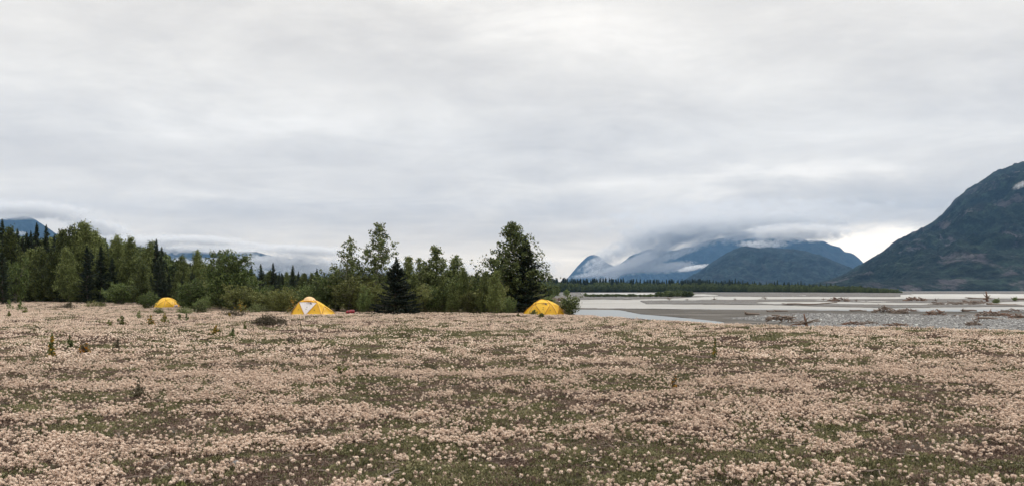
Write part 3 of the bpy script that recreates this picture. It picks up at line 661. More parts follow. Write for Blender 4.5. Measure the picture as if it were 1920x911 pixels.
# ------------------------------------------------------------------ far wood across the river
def stuff_points(name, P, rot, scl, idx, protos, kind_label):
    me = bpy.data.meshes.new(name); me.vertices.add(len(P)); me.vertices.foreach_set('co', np.asarray(P, np.float32).ravel())
    for nm, ty, val in (('rot', 'FLOAT_VECTOR', rot), ('scl', 'FLOAT_VECTOR', scl), ('idx', 'INT', idx)):
        a = me.attributes.new(nm, ty, 'POINT'); a.data.foreach_set('vector' if ty == 'FLOAT_VECTOR' else 'value', np.asarray(val, np.float32 if ty != 'INT' else np.int32).ravel())
    col = bpy.data.collections.new(name + '_kinds')
    for k, pm in enumerate(protos):
        o = bpy.data.objects.new('%s_kind_%02d' % (name, k), pm); col.objects.link(o)
    ng = bpy.data.node_groups.new(name + '_scatter', 'GeometryNodeTree')
    ng.interface.new_socket('Geometry', in_out='INPUT', socket_type='NodeSocketGeometry'); ng.interface.new_socket('Geometry', in_out='OUTPUT', socket_type='NodeSocketGeometry')
    N = ng.nodes; L = ng.links
    gi = N.new('NodeGroupInput'); go = N.new('NodeGroupOutput')
    ci = N.new('GeometryNodeCollectionInfo'); ci.inputs[0].default_value = col; ci.inputs[1].default_value = True; ci.inputs[2].default_value = True
    io = N.new('GeometryNodeInstanceOnPoints'); io.inputs['Pick Instance'].default_value = True
    def na_(nm, dt):
        a = N.new('GeometryNodeInputNamedAttribute'); a.data_type = dt; a.inputs[0].default_value = nm; return a.outputs['Attribute']
    L.new(gi.outputs[0], io.inputs['Points']); L.new(ci.outputs[0], io.inputs['Instance'])
    L.new(na_('rot', 'FLOAT_VECTOR'), io.inputs['Rotation']); L.new(na_('scl', 'FLOAT_VECTOR'), io.inputs['Scale']); L.new(na_('idx', 'INT'), io.inputs['Instance Index'])
    L.new(io.outputs[0], go.inputs[0])
    o = link(name, me, kind='stuff', label=kind_label)
    md = o.modifiers.new('scatter', 'NODES'); md.node_group = ng
    return o
g = np.random.default_rng(5)
fp = []
for k in range(3): 
    g1 = Geo(); tm, cm = spruce_tree('far_spruce', 14, 2.1, 500 + k, M['farleaf'], 700, 0.3, 0.95); fp.append(cm)
for k in range(3):
    tm, cm = leafy_tree('far_poplar', 10, 3.2, 520 + k, M['farleaf'], 900, 0.8, 0.03, 0.7, 0.35, 0.5, nb=16); fp.append(cm)
for mm_ in fp[:3]: mm_.materials[0] = M['spruce']
N_ = 3400
u = g.random(N_); px = 985 + (1692 - 985) * u
d0 = np.interp(px, [985, 1250, 1440, 1600, 1692], [930, 990, 850, 690, 600])
d = d0 + g.random(N_) ** 1.5 * 190 * np.interp(px, [1500, 1692], [1, 0.25])
topy = np.interp(px, [985, 1040, 1200, 1300, 1400, 1500, 1600, 1650, 1680, 1692], [521, 522, 523.5, 524.5, 526, 529.5, 532.5, 535.5, 539, 544])
kk = g.integers(0, 3, N_); isl = g.random(N_) < np.interp(px, [985, 1250, 1450, 1692], [0.55, 0.6, 0.8, 1.0]); isl |= (d - d0) < 30; kk = np.where(isl, kk + 3, kk)
topy = topy - 5.0 * (fbm(px * 0.03, px * 0 + 3.3, 3) - 0.55) - 3.0 * (g.random(N_) < 0.04)
hh_ = (EYE + (HOR - topy) / F * d) * g.uniform(0.62, 1.0, N_) * np.where(isl, 0.74, 1.12) * np.where(isl & (d - d0 < 25), 0.8, 1)
ref = np.where(isl, 10.0, 14.0); s_ = hh_ / ref; wd = s_ * np.where(isl, 0.9, 0.8)
P3 = np.stack([(px - CX) / F * d, d, np.full(N_, -0.35)], 1)
stuff_points('far_forest', P3, np.stack([0 * u, 0 * u, g.random(N_) * 6.28], 1), np.stack([wd, wd, s_], 1), kk, fp, 'dense dark green forest band across the river below the mountains')
N_ = 1100; px = g.uniform(-250, 1045, N_); d = g.uniform(170, 330, N_)
topy = np.interp(px, SKY_X, SKY_Y) + 9; isl = g.random(N_) < 0.55; kk = g.integers(0, 3, N_) + 3 * isl
hh_ = (EYE + (HOR - topy) / F * d) * g.uniform(0.75, 1.0, N_); s_ = hh_ / np.where(isl, 10.0, 14.0); wd = s_ * np.where(isl, 0.9, 1.0)
stuff_points('background_woodland', np.stack([(px - CX) / F * d, d, np.full(N_, -0.05)], 1), np.stack([0 * px, 0 * px, g.random(N_) * 6.28], 1), np.stack([wd, wd, s_], 1), kk, fp, 'closed dark woodland far behind the tents')
# low scrub on the far bars
N_ = 260; px = g.uniform(1100, 1295, N_) ; d = g.uniform(290, 345, N_) 
P3 = np.stack([(px - CX) / F * d, d, np.full(N_, -0.8)], 1); sc_ = g.uniform(0.08, 0.20, N_) * np.where(px > 1232, 1.15, 0.5)
stuff_points('bar_scrub', P3, np.stack([0 * px, 0 * px, g.random(N_) * 6.28], 1), np.stack([sc_ * 2.2, sc_ * 2.2, sc_], 1), g.integers(3, 6, N_), fp, 'low olive scrub on the far gravel bar')

# ------------------------------------------------------------------ tents
def fabric(name, col, dark, tr=0.35):
    m, t = mat(name); o = t.node('ShaderNodeTexCoord').outputs['Object']
    mp_ = t.node('ShaderNodeMapping', ins={0: o, 'Scale': (1, 1, 0.35), 'Rotation': (0.3, 0.5, 0)}).outputs[0]
    n = t.noise(mp_, 4.0, 4, 0.55, 0.8)
    wv_ = t.node('ShaderNodeTexWave', ins={'Vector': mp_, 'Scale': 2.2, 'Distortion': 6.0, 'Detail': 3.0})
    c = t.mix(t.mapr(t.noise(o, 1.3, 3), 0.3, 0.7), col, dark)
    h = t.math('ADD', n, t.math('MULTIPLY', wv_.outputs[1], 0.12))
    b = bump(t, h, 0.6, 0.05)
    d = pbsdf(t, c, 0.42, b); tr_ = t.node('ShaderNodeBsdfTranslucent'); t.l.new(c, tr_.inputs[0])
    finish(t, t.node('ShaderNodeMixShader', ins={0: tr, 1: d, 2: tr_.outputs[0]}).outputs[0]); return m
M['yellow'] = fabric('yellow_tent_fabric', (0.97, 0.64, 0.045), (0.95, 0.57, 0.035))
M['paleyellow'] = fabric('pale_yellow_fabric', (0.90, 0.68, 0.38), (0.88, 0.62, 0.30))
M['white'] = fabric('white_tent_fabric', (0.74, 0.72, 0.74), (0.70, 0.68, 0.70), 0.15)
M['orange'] = fabric('tent_seam_tape', (0.45, 0.20, 0.012), (0.40, 0.17, 0.012), 0.05)
m, t = mat('dark_print'); finish(t, pbsdf(t, (0.03, 0.03, 0.035), 0.5)); M['dark'] = m
m, t = mat('guy_cord'); finish(t, pbsdf(t, (0.65, 0.6, 0.5), 0.8)); M['cord'] = m
m, t = mat('red_bag_fabric'); o_ = t.node('ShaderNodeTexCoord').outputs['Object']; nn = t.noise(o_, 6, 4)
finish(t, pbsdf(t, t.ramp(nn, [(0.3, (0.19, 0.012, 0.022)), (0.7, (0.33, 0.022, 0.038))]), 0.45, bump(t, nn, 0.6, 0.03))); M['red'] = m
m, t = mat('pale_bag_fabric'); finish(t, pbsdf(t, (0.55, 0.42, 0.42), 0.6)); M['pale'] = m

def tri_surf(A, B, C_, n, cen, bulge, sag):
    out = []; idx = {}
    for i_ in range(n + 1):
        for j_ in range(n + 1 - i_):
            l1, l2 = i_ / n, j_ / n; l3 = 1 - l1 - l2; idx[i_, j_] = len(out); out.append(tri_pt(A, B, C_, l1, l2, l3, cen, bulge, sag))
    F_ = []
    for i_ in range(n):
        for j_ in range(n - i_):
            F_.append((idx[i_, j_], idx[i_ + 1, j_], idx[i_, j_ + 1]))
            if i_ + j_ < n - 1: F_.append((idx[i_ + 1, j_], idx[i_ + 1, j_ + 1], idx[i_, j_ + 1]))
    return out, F_
def edge_b(p, q, bulge):       # ground edges stay straight, pole edges bow outward
    L_ = np.linalg.norm(p - q); return 0.0 if (p[2] < 0.02 and q[2] < 0.02) else bulge * min(L_, 1.2)
def tri_pt(A, B, C_, a, b, c, cen, bulge, sag):
    p = a * A + b * B + c * C_
    o = p - cen; o[2] = max(o[2], 0.0); o = o / (np.linalg.norm(o) + 1e-6)
    k = 4 * (a * b * edge_b(A, B, bulge) + b * c * edge_b(B, C_, bulge) + a * c * edge_b(A, C_, bulge))
    return p + o * (k - sag * 27 * a * b * c)
def tent(name, x_, y_, rz, P, label, door, cap, logo=False, bulge=0.12, sag=0.05, sc=1.0):
    z0 = gz(x_, y_)
    e = empty(name, (x_, y_, z0 + 0.01), rz, sc, label=label, cat='tent', group='yellow dome tents on the meadow edge')
    P = {k: np.array(v, float) for k, v in P.items()}
    cen = np.array([P['T'][0], 0, 0.0])
    mir = lambda v: np.array([v[0], -v[1], v[2]])
    Q = {**P, **{k + "'": mir(v) for k, v in P.items()}}
    faces = {'fly': [('L', 'FL', 'A'), ('A', 'FL', 'M'), ('B', 'M', 'FR'), ('B', 'FR', 'S'), ('S', 'FR', 'G'), ('A', 'B', 'T'), ('B', 'S', 'T'),
                     ("L", "A'", "FL'"), ("A'", "M'", "FL'"), ("A'", "B'", "M'"), ("B'", "FR'", "M'"), ("B'", "S'", "FR'"), ("S'", "G", "FR'"), ("A'", "T", "B'"), ("B'", "T", "S'"),
                     ('L', 'A', "A'"), ('A', 'T', "A'"), ('S', 'G', "S'"), ('S', "S'", 'T')]}
    gq = Geo()
    for f in faces['fly']:
        v_, t_ = tri_surf(Q[f[0]], Q[f[1]], Q[f[2]], 9, cen, bulge, sag if 'T' not in f else sag * 0.3); gq.add(v_, None, t_)
    link('fly_sheet', gq.mesh('fly_sheet', [M['yellow']], True), e)
    gd = Geo(); v_, t_ = tri_surf(Q['A'], Q['M'], Q['B'], 10, cen, bulge, sag * 0.2); gd.add(v_, None, t_)
    dr = link('door_panel', gd.mesh('door_panel', [door], True), e)
    if logo: dr['label'] = 'white triangular door panel'
    # pole sleeves
    for p_, q_ in [('A', 'M'), ('B', 'M'), ('A', 'FL'), ('B', 'FR'), ('S', 'FR'), ('A', 'T'), ('B', 'T'), ('A', 'B'), ('L', 'A'), ('S', 'G'), ("A'", 'T'), ("B'", 'T')]:
        w_ = np.linspace(0, 1, 8); pts = [tri_pt(Q[p_], Q[q_], Q[q_], 1 - s, s, 0, cen, bulge, 0) for s in w_]
        pts = np.array(pts); o = pts - cen; o /= np.linalg.norm(o, axis=1)[:, None]; gs = Geo(); gs.tube(pts + o * 0.008, 0.016, 5)
        link('pole_sleeve', gs.mesh('pole_sleeve', [M['orange']], True), e)
    # toggles
    for f, (a, b, c) in [(('A', 'M', 'B'), (.30, .38, .32)), (('A', 'M', 'B'), (.25, .52, .23)), (('A', 'FL', 'M'), (.45, .30, .25)), (('B', 'M', 'FR'), (.45, .30, .25)), (('B', 'S', 'T'), (.5, .4, .1))]:
        p = tri_pt(Q[f[0]], Q[f[1]], Q[f[2]], a, b, c, cen, bulge, sag * (0.2 if f[0] == 'A' and f[2] == 'B' else 1)); o = (p - cen) / np.linalg.norm(p - cen)
        gt = Geo(); vv, tt_ = ico(1); gt.add(p + o * 0.012 + vv * np.array([0.028, 0.014, 0.03]), None, tt_); link('toggle', gt.mesh('toggle', [M['dark']]), e)
    if cap:
        gc = Geo(); n_ = 22; T_ = Q['T']
        ring = []
        for rr_, dz in ((0.0, 0.10), (0.35, 0.085), (0.65, 0.02), (0.85, -0.07), (1.0, -0.19), (1.03, -0.235)):
            for a_ in range(n_):
                th = a_ / n_ * 2 * math.pi; ex = 0.48 if math.cos(th) > 0 else 0.42
                ring.append(T_ + np.array([math.cos(th) * ex * rr_, math.sin(th) * 0.46 * rr_, dz - 0.03 * math.cos(2 * th) * rr_]))
        qs = [[r_ * n_ + a_, r_ * n_ + (a_ + 1) % n_, (r_ + 1) * n_ + (a_ + 1) % n_, (r_ + 1) * n_ + a_] for r_ in range(5) for a_ in range(n_)]
        gc.add(ring, np.array(qs)[:, ::-1]); cp = link('roof_cap', gc.mesh('roof_cap', [M['paleyellow']], True), e); cp['label'] = 'pale peach-yellow roof cap'
        gb = Geo(); th = np.linspace(math.pi * 1.02, math.pi * 1.98, 14)
        pts = [T_ + np.array([math.cos(a) * (0.50 if math.cos(a) > 0 else 0.44), math.sin(a) * 0.50, -0.20 - 0.03 * math.cos(2 * a)]) for a in th]
        gb.tube(pts, 0.028, 5); link('cap_brim', gb.mesh('cap_brim', [M['yellow']], True), cp)
    # guy lines with stakes
    for k_, tgt in (('S', (0.5, -0.55)), ("A", (-0.65, -0.6)), ("A'", (-0.6, 0.6)), ("S'", (0.5, 0.5))):
        gg = Geo(); p = Q[k_]; q = np.array([p[0] + tgt[0], p[1] + tgt[1], -0.02]); gg.tube([p, (p + q) / 2, q], 0.004, 4); gl = link('guy_line', gg.mesh('guy_line', [M['cord']]), e)
        gk = Geo(); gk.tube([q + np.array([0, 0, -0.05]), q + np.array([0.02, 0, 0.06])], 0.008, 5); link('stake', gk.mesh('stake', [M['dark']]), gl)
    if logo is not None:
        # small dark chest mark: three lines of words and a quarter dome
        polys = []
        for li, word in enumerate(('THE', 'NORTH', 'FACE')):
            cu = bpy.data.curves.new('word', 'FONT'); cu.body = word; cu.size = 0.062; cu.align_x = 'RIGHT'; cu.resolution_u = 1
            ob = bpy.data.objects.new('word', cu); C.objects.link(ob); bpy.context.view_layer.update()
            mm = ob.to_mesh(); vs = np.array([v.co[:2] for v in mm.vertices]) + np.array([-0.015, 0.045 - li * 0.046]); fs = [list(p.vertices) for p in mm.polygons]
            polys.append((vs, fs)); ob.to_mesh_clear(); bpy.data.objects.remove(ob); bpy.data.curves.remove(cu)
        for r0, r1 in ((0.028, 0.055), (0.066, 0.093), (0.104, 0.135)):
            a = np.linspace(0, math.pi / 2, 7); vs = np.concatenate([np.stack([r0 * np.cos(a), r0 * np.sin(a)], 1), np.stack([r1 * np.cos(a), r1 * np.sin(a)], 1)]) + np.array([0.0, -0.045])
            polys.append((vs, [[i_, i_ + 7, i_ + 8, i_ + 1] for i_ in range(6)]))
        A_, B_, M_ = Q['A'], Q['B'], Q['M']; ux = (B_ - A_) / np.linalg.norm(B_ - A_); nz = np.cross(M_ - A_, B_ - A_); nz /= np.linalg.norm(nz); nz *= np.sign(-nz[1]); uy = np.cross(nz, ux) * 1.0
        if uy[2] < 0: uy = -uy
        org = 0.32 * A_ + 0.56 * B_ + 0.12 * M_
        me_ = bpy.data.meshes.new('logo'); VV = []; FF = []
        for vs, fs in polys:
            b0 = len(VV)
            for v_ in vs:
                p = org + ux * v_[0] + uy * v_[1]
                # barycentric in A,M,B
                Mx = np.stack([A_ - M_, B_ - M_], 1); ab, *_ = np.linalg.lstsq(Mx, p - M_, rcond=None); a, b = ab
                s = tri_pt(A_, M_, B_, a, 1 - a - b, b, cen, bulge, sag * 0.2); VV.append(tuple(s + nz * 0.012))
            FF += [[b0 + i_ for i_ in f] for f in fs]
        me_.from_pydata(VV, [], FF); me_.materials.append(M['dark']); me_.update(); link('logo', me_, dr)
    return e
d1 = 50.0
tent('dome_tent', wx(575, d1), d1 + 0.6, 0.0, dict(L=(-1.22, 0, 0), FL=(-0.95, -0.8, 0), M=(0.0, -1.05, 0), FR=(1.0, -0.85, 0), G=(1.86, 0, 0), A=(-0.53, -0.5, 0.87), B=(0.64, -0.5, 0.82), S=(1.05, -0.32, 0.58), T=(0.0, 0, 1.12)),
     'yellow dome tent with a white triangular door and pale roof cap, beside the red bag', M['white'], True, True, 0.03, 0.07, sc=0.96)
d2 = 51.5
tent('dome_tent', wx(1020, d2), d2 + 0.6, 0.0, dict(L=(-1.36, 0, 0), FL=(-1.0, -0.75, 0), M=(-0.05, -1.0, 0), FR=(0.80, -0.8, 0), G=(1.46, 0, 0), A=(-0.58, -0.5, 0.72), B=(0.42, -0.5, 0.74), S=(0.95, -0.38, 0.58), T=(-0.10, 0, 1.02)),
     'all-yellow dome tent beside the tallest cottonwood at the river side of the meadow', M['yellow'], False, False, 0.10, 0.08)
d3 = 74.0
tent('dome_tent', wx(308, d3), d3 + 0.6, R(62), dict(L=(-1.36, 0, 0), FL=(-1.0, -0.75, 0), M=(-0.05, -1.0, 0), FR=(0.80, -0.8, 0), G=(1.46, 0, 0), A=(-0.58, -0.5, 0.74), B=(0.42, -0.5, 0.76), S=(0.95, -0.38, 0.58), T=(-0.10, 0, 1.04)),
     'small far yellow tent half behind a dark bush at left', M['yellow'], False, None, 0.14, 0.04, sc=0.9)

# bags
def bag(name, px, d, L, r, label, m, rz):
    x_ = wx(px, d); e = empty(name, (x_, d, gz(x_, d) + 0.06), rz, label=label, cat='bag')
    g1 = Geo(); s = np.linspace(-1, 1, 11); g1.tube(np.stack([s * L / 2, 0 * s, r + 0.02 * np.sin(s * 3)], 1), r * (1 - np.abs(s) ** 5 * 0.45) * (1 + 0.06 * np.sin(s * 9)), 14)
    link('body', g1.mesh('body', [m], True), e)
    for sx in (-0.22, 0.22):
        g2 = Geo(); a = np.linspace(0, 2 * math.pi, 15); g2.tube(np.stack([np.full(15, sx * L), np.cos(a) * r * 1.04, r + np.sin(a) * r * 1.04], 1), 0.012, 4, cap=False); link('strap', g2.mesh('strap', [M['dark']]), e)
bag('duffel_bag', 657, 51.5, 0.55, 0.13, 'dark red duffel bag lying right of the white-door tent', M['red'], 0.15)
bag('stuff_sack', 330, 73.2, 0.32, 0.12, 'pale pinkish sack at the right end of the far left tent', M['pale'], 0.3)

# ------------------------------------------------------------------ saplings and small plants in the meadow
def sapling(name, px, py, hpx, label, m, n=90, w_=0.16, leaf=0.055, m2=None, stems=3):
    n = int(n * 1.5); leaf *= 1.35
    d = depth(py, 0.02); x_ = wx(px, d); h = hpx / F * d
    e = empty(name, (x_, d, gz(x_, d) - 0.01), 0, label=label, cat='plant')
    tg = Geo(); lg = Geo(); lg2 = Geo()
    for s in range(stems):
        hh = h * (1 if s == 0 else rng.uniform(0.45, 0.9)); lean = rng.normal(size=2) * 0.10 * (s > 0) * h * (1 + w_)
        q = np.linspace(0, 1, 6); pts = np.stack([lean[0] * q, lean[1] * q, hh * q], 1) + np.cumsum(rng.normal(size=(6, 3)) * 0.012 * h, 0)
        tg.tube(pts, np.linspace(0.009, 0.003, 6), 4)
        k = int(n / stems); tt = rng.uniform(0.12, 1.02, k); P_ = np.stack([np.interp(tt, q, pts[:, c_]) for c_ in range(3)], 1)
        P_ += rng.normal(size=(k, 3)) * w_ * h * np.array([0.5, 0.5, 0.2]) * (1.15 - tt)[:, None]; P_[:, 2] = np.maximum(P_[:, 2], 0.02)
        if m2 is not None:
            z_ = rng.random(k) < 0.35; lg2.cards(P_[z_], leaf, 0.6); P_ = P_[~z_]
        lg.cards(P_, leaf, 0.6)
    link('stem', tg.mesh('stem', [M['twig']]), e); link('foliage', lg.mesh('foliage', [m]), e)
    if m2 is not None: link('foliage', lg2.mesh('foliage', [m2]), e, label='autumn yellow and orange leaves')
G_, Y_, W_ = M['cotton'], M['yellowleaf'], M['olive']
for a_ in [
 (97, 668, 46, 'orange and yellow leaved willow sapling alone at left in the meadow', G_, 130, .12, .06, Y_, 2),
 (132, 650, 28, 'small green sapling right of the orange-leaved sapling', G_, 90, .25, .06, None, 3),
 (160, 662, 24, 'brownish low sapling with a few yellow leaves', M['twig'], 110, .5, .06, Y_, 4),
 (220, 654, 26, 'thin twiggy brown sapling in the left meadow', M['twig'], 90, .3, .05, None, 4),
 (17, 580, 20, 'tiny conifer at the far left of the meadow', M['greenleaf'], 130, .35, .08, None, 1),
 (38, 582, 20, 'tiny green conifer with drooping side, second from left', M['greenleaf'], 140, .5, .08, None, 2),
 (48, 588, 12, 'little green clump beside the second tiny conifer', W_, 70, .7, .08, None, 3),
 (17, 596, 14, 'grey-green seedling below the far left conifer', W_, 90, .4, .08, None, 3),
 (130, 578, 14, 'round brown-green tuft before the left forest', M['twig'], 160, .8, .10, None, 5),
 (262, 600, 18, 'upright green seedling left of centre-left tent bush', G_, 100, .3, .07, None, 3),
 (283, 613, 22, 'yellow-green seedling below the left tent', W_, 120, .4, .07, Y_, 4),
 (310, 608, 20, 'seedling with bright yellow leaves below the left tent', W_, 100, .5, .07, Y_, 4),
 (228, 612, 22, 'sparse olive seedling in the left meadow', W_, 90, .45, .07, None, 4),
 (205, 614, 15, 'thin olive seedling left of the sparse one', W_, 60, .4, .07, None, 3),
 (350, 603, 15, 'slim green seedling, third right of the left tent', G_, 60, .2, .07, None, 2),
 (336, 603, 14, 'dark slim green seedling just right of the left tent', G_, 60, .2, .07, None, 2),
 (405, 626, 18, 'bushy seedling with yellow leaves in the mid-left meadow', W_, 100, .5, .07, Y_, 4),
 (437, 632, 17, 'compact bright green seedling in the mid-left meadow', G_, 150, .35, .06, None, 4),
 (459, 618, 16, 'faint olive seedling right of the compact green one', W_, 60, .3, .06, None, 3),
 (430, 596, 10, 'yellow tinted sprig below the big alder', Y_, 40, .4, .07, None, 2),
 (1340, 670, 38, 'thin sapling with dark leaf tuft on top, right meadow', G_, 80, .16, .05, M['yellowleaf'], 2),
 (1266, 736, 38, 'small orange-brown sapling in the near right meadow', M['twig'], 60, .15, .035, Y_, 2),
 (1002, 591, 12, 'grey-green weed tuft in front of the right tent', M['willowlight'], 160, .7, .08, None, 6),
 (1015, 596, 11, 'olive weed tuft lower in front of the right tent', W_, 160, .6, .08, None, 6),
 (972, 594, 8, 'small brown weed tuft left of the right tent', W_, 100, .6, .08, None, 5),
 (546, 590, 34, 'tall twiggy shrublet with many yellow leaves beside the white-door tent', W_, 150, .3, .09, Y_, 5),
 (452, 588, 26, 'yellow speckled shrublet at the foot of the big alder', W_, 130, .5, .09, Y_, 5),
 (77, 566, 16, 'yellowish autumn shrublet before the left forest', W_, 90, .5, .12, Y_, 4),
 (617, 590, 18, 'pale yellow-green sprig between the white-door tent and the red bag', M['willowlight'], 80, .4, .09, None, 3),
 (545, 640, 12, 'faint brown dry weed left of the meadow centre', M['twig'], 90, .9, .05, None, 5),
 (340, 909, 22, 'bright green conifer seedling at the bottom left', W_, 260, .55, .022, None, 5),
 (262, 742, 32, 'dry straw-coloured grass clump in the near left meadow', M['twig'], 160, .5, .03, None, 8),
 (637, 700, 16, 'low green weed patch left of the meadow centre', W_, 200, .9, .04, None, 7),
]: sapling('meadow_seedling', *a_)
# dark low shrub left of white-door tent, more along the edge
def low_shrub(px, py, wpx, hpx, label, m, n=1500, seed=1):
    d = depth(py); x_ = wx(px, d); w2 = wpx / F * d / 2; h = hpx / F * d
    e = empty('low_shrub', (x_, d, gz(x_, d)), 0, label=label, cat='shrub')
    g_ = np.random.default_rng(seed); tg = Geo(); P_ = []
    for k in range(46):
        b0 = np.array([g_.normal() * w2 * 0.42, g_.normal() * w2 * 0.3, 0]); hh = h * g_.uniform(0.5, 1.1) * max(0.45, 1 - (abs(b0[0]) / w2) ** 2 * 0.6)
        tip = b0 + np.array([g_.normal() * 0.15 * w2, g_.normal() * 0.15 * w2, hh]); tg.tube([b0, (b0 + tip) / 2 + g_.normal(size=3) * 0.02, tip], [0.009, 0.006, 0.003], 3, cap=False)
        k2 = int(n / 46); q = g_.uniform(0.15, 1.05, k2)[:, None]; P_.append(b0 + (tip - b0) * q + g_.normal(size=(k2, 3)) * 0.07 * np.array([1, 1, .7]))
    lg = Geo(); P_ = np.concatenate(P_); P_[:, 2] = np.abs(P_[:, 2]); lg.cards(P_, 0.07, 0.5)
    link('stem', tg.mesh('stem', [M['twig']]), e); link('foliage', lg.mesh('foliage', [m]), e)
low_shrub(505, 611, 74, 18, 'wide dark brown-green low shrub in the meadow left of the white-door tent', M['twig'], 2600, 1)
low_shrub(440, 594, 60, 10, 'brown dry shrub strip below the big bushy alder', M['twig'], 1300, 2)
low_shrub(347, 590, 34, 14, 'low leafy shrub right below the left tent', M['cotton'], 1300, 3)
low_shrub(377, 588, 30, 26, 'dark green round shrub between left tent and big alder', M['cotton'], 1700, 4)
low_shrub(297, 590, 22, 11, 'small leafy shrub directly below the left tent', M['cotton'], 700, 5)
low_shrub(120, 578, 60, 8, 'flat grey-brown shrub patch before the left forest', M['twig'], 900, 6)
low_shrub(178, 576, 50, 13, 'yellowish low shrub beside the young dark spruce', M['olive'], 1300, 7)
low_shrub(480, 588, 44, 18, 'leafy low shrub with some yellow near the path gap', M['cotton'], 1500, 8)

# ------------------------------------------------------------------ driftwood on the bars
def drift(px, py, wpx, hpx, label, m, kind='log', group=None, seed=0, z=-0.8, zoff=0.0, d=None):
    d = d or depth(py, z); x_ = wx(px, d); L = wpx / F * d; h = max(0.10, 1.25 * hpx / F * d); g_ = np.random.default_rng(seed + 900)
    name = {'log': 'driftwood_log', 'pile': 'driftwood_pile', 'root': 'root_stump'}[kind]
    e = empty(name, (x_, d, gz(x_, d) + zoff), 0, label=label, cat={'log': 'log', 'pile': 'driftwood', 'root': 'stump'}[kind], group=group)
    tg = Geo(); bg_ = Geo()
    def limb(G, p, q, r0, r1, n=6, w=0.05):
        s = np.linspace(0, 1, n)[:, None]; pts = np.array(p) + (np.array(q) - np.array(p)) * s + np.concatenate([[[0, 0, 0]], np.cumsum(g_.normal(size=(n - 1, 3)) * w * np.linalg.norm(np.array(q) - np.array(p)) * 0.25, 0)])
        G.tube(pts, np.linspace(r0, r1, n), 6)
    if kind == 'log':
        r = min(h * 0.45, L * 0.07 + 0.05); limb(tg, (-L / 2, 0, r), (L / 2, g_.normal() * L * 0.2, r * 0.8), r, r * 0.55)
        for k in range(5): a = g_.uniform(0, 6.28); limb(bg_, (-L / 2, 0, r), (-L / 2 - 0.1 * L * abs(math.cos(a)) , math.sin(a) * h, r + g_.random() * h * 0.7), r * 0.5, r * 0.12, 4, 0.2)
    elif kind == 'root':
        limb(tg, (0.1 * L, 0, -0.05), (-0.02 * L, 0, h), h * 0.13, h * 0.05); limb(tg, (0.05 * L, 0, 0.25 * h), (-L * 0.55, 0.1, 0.3 * h), h * 0.09, h * 0.03, 8, 0.15)
        for k in range(9): a = g_.uniform(0, 6.28); limb(bg_, (0.05 * L, 0, h * 0.30), (math.cos(a) * L * 0.55, math.sin(a) * L * 0.3, (0.12 + 0.6 * g_.random()) * h), h * 0.06, h * 0.02, 6, 0.3)
    else:
        for k in range(44):
            c0 = np.array([g_.uniform(-0.5, 0.5) * L, g_.normal() * 0.12 * L, 0]); hz = h * (1 - (2 * c0[0] / L) ** 2) * g_.uniform(0.1, 0.8) + 0.03
            a = g_.normal() * 0.5; l2 = L * g_.uniform(0.12, 0.35); dv = np.array([math.cos(a) * l2 / 2, math.sin(a) * l2 / 2, g_.normal() * h * 0.22])
            G = tg if k % 2 else bg_; r0 = max(0.03, h * g_.uniform(0.06, 0.16)); limb(G, c0 - dv + np.array([0, 0, hz]), c0 + dv + np.array([0, 0, hz]), r0, r0 * 0.4, 5, 0.2)
    link('trunk' if kind != 'pile' else 'logs', tg.mesh('trunk', [m], True), e); link('root' if kind != 'pile' else 'branches', bg_.mesh('root', [M['drift'] if m is M['driftred'] else m], True), e)
DW, DR = M['drift'], M['driftred']
drift(1508, 614, 56, 19, 'reddish upright root stump with spreading branches at the meadow edge', DR, 'root', None, 1, d=36.2, zoff=0.26)
drift(1560, 616, 70, 13, 'tangle of thin dark branches right of the upright stump', DW, 'pile', None, 2, d=37.5, zoff=0.35)
drift(1465, 613, 50, 9, 'low bent branch left of the upright stump', DW, 'pile', None, 3, d=37.0, zoff=0.35)
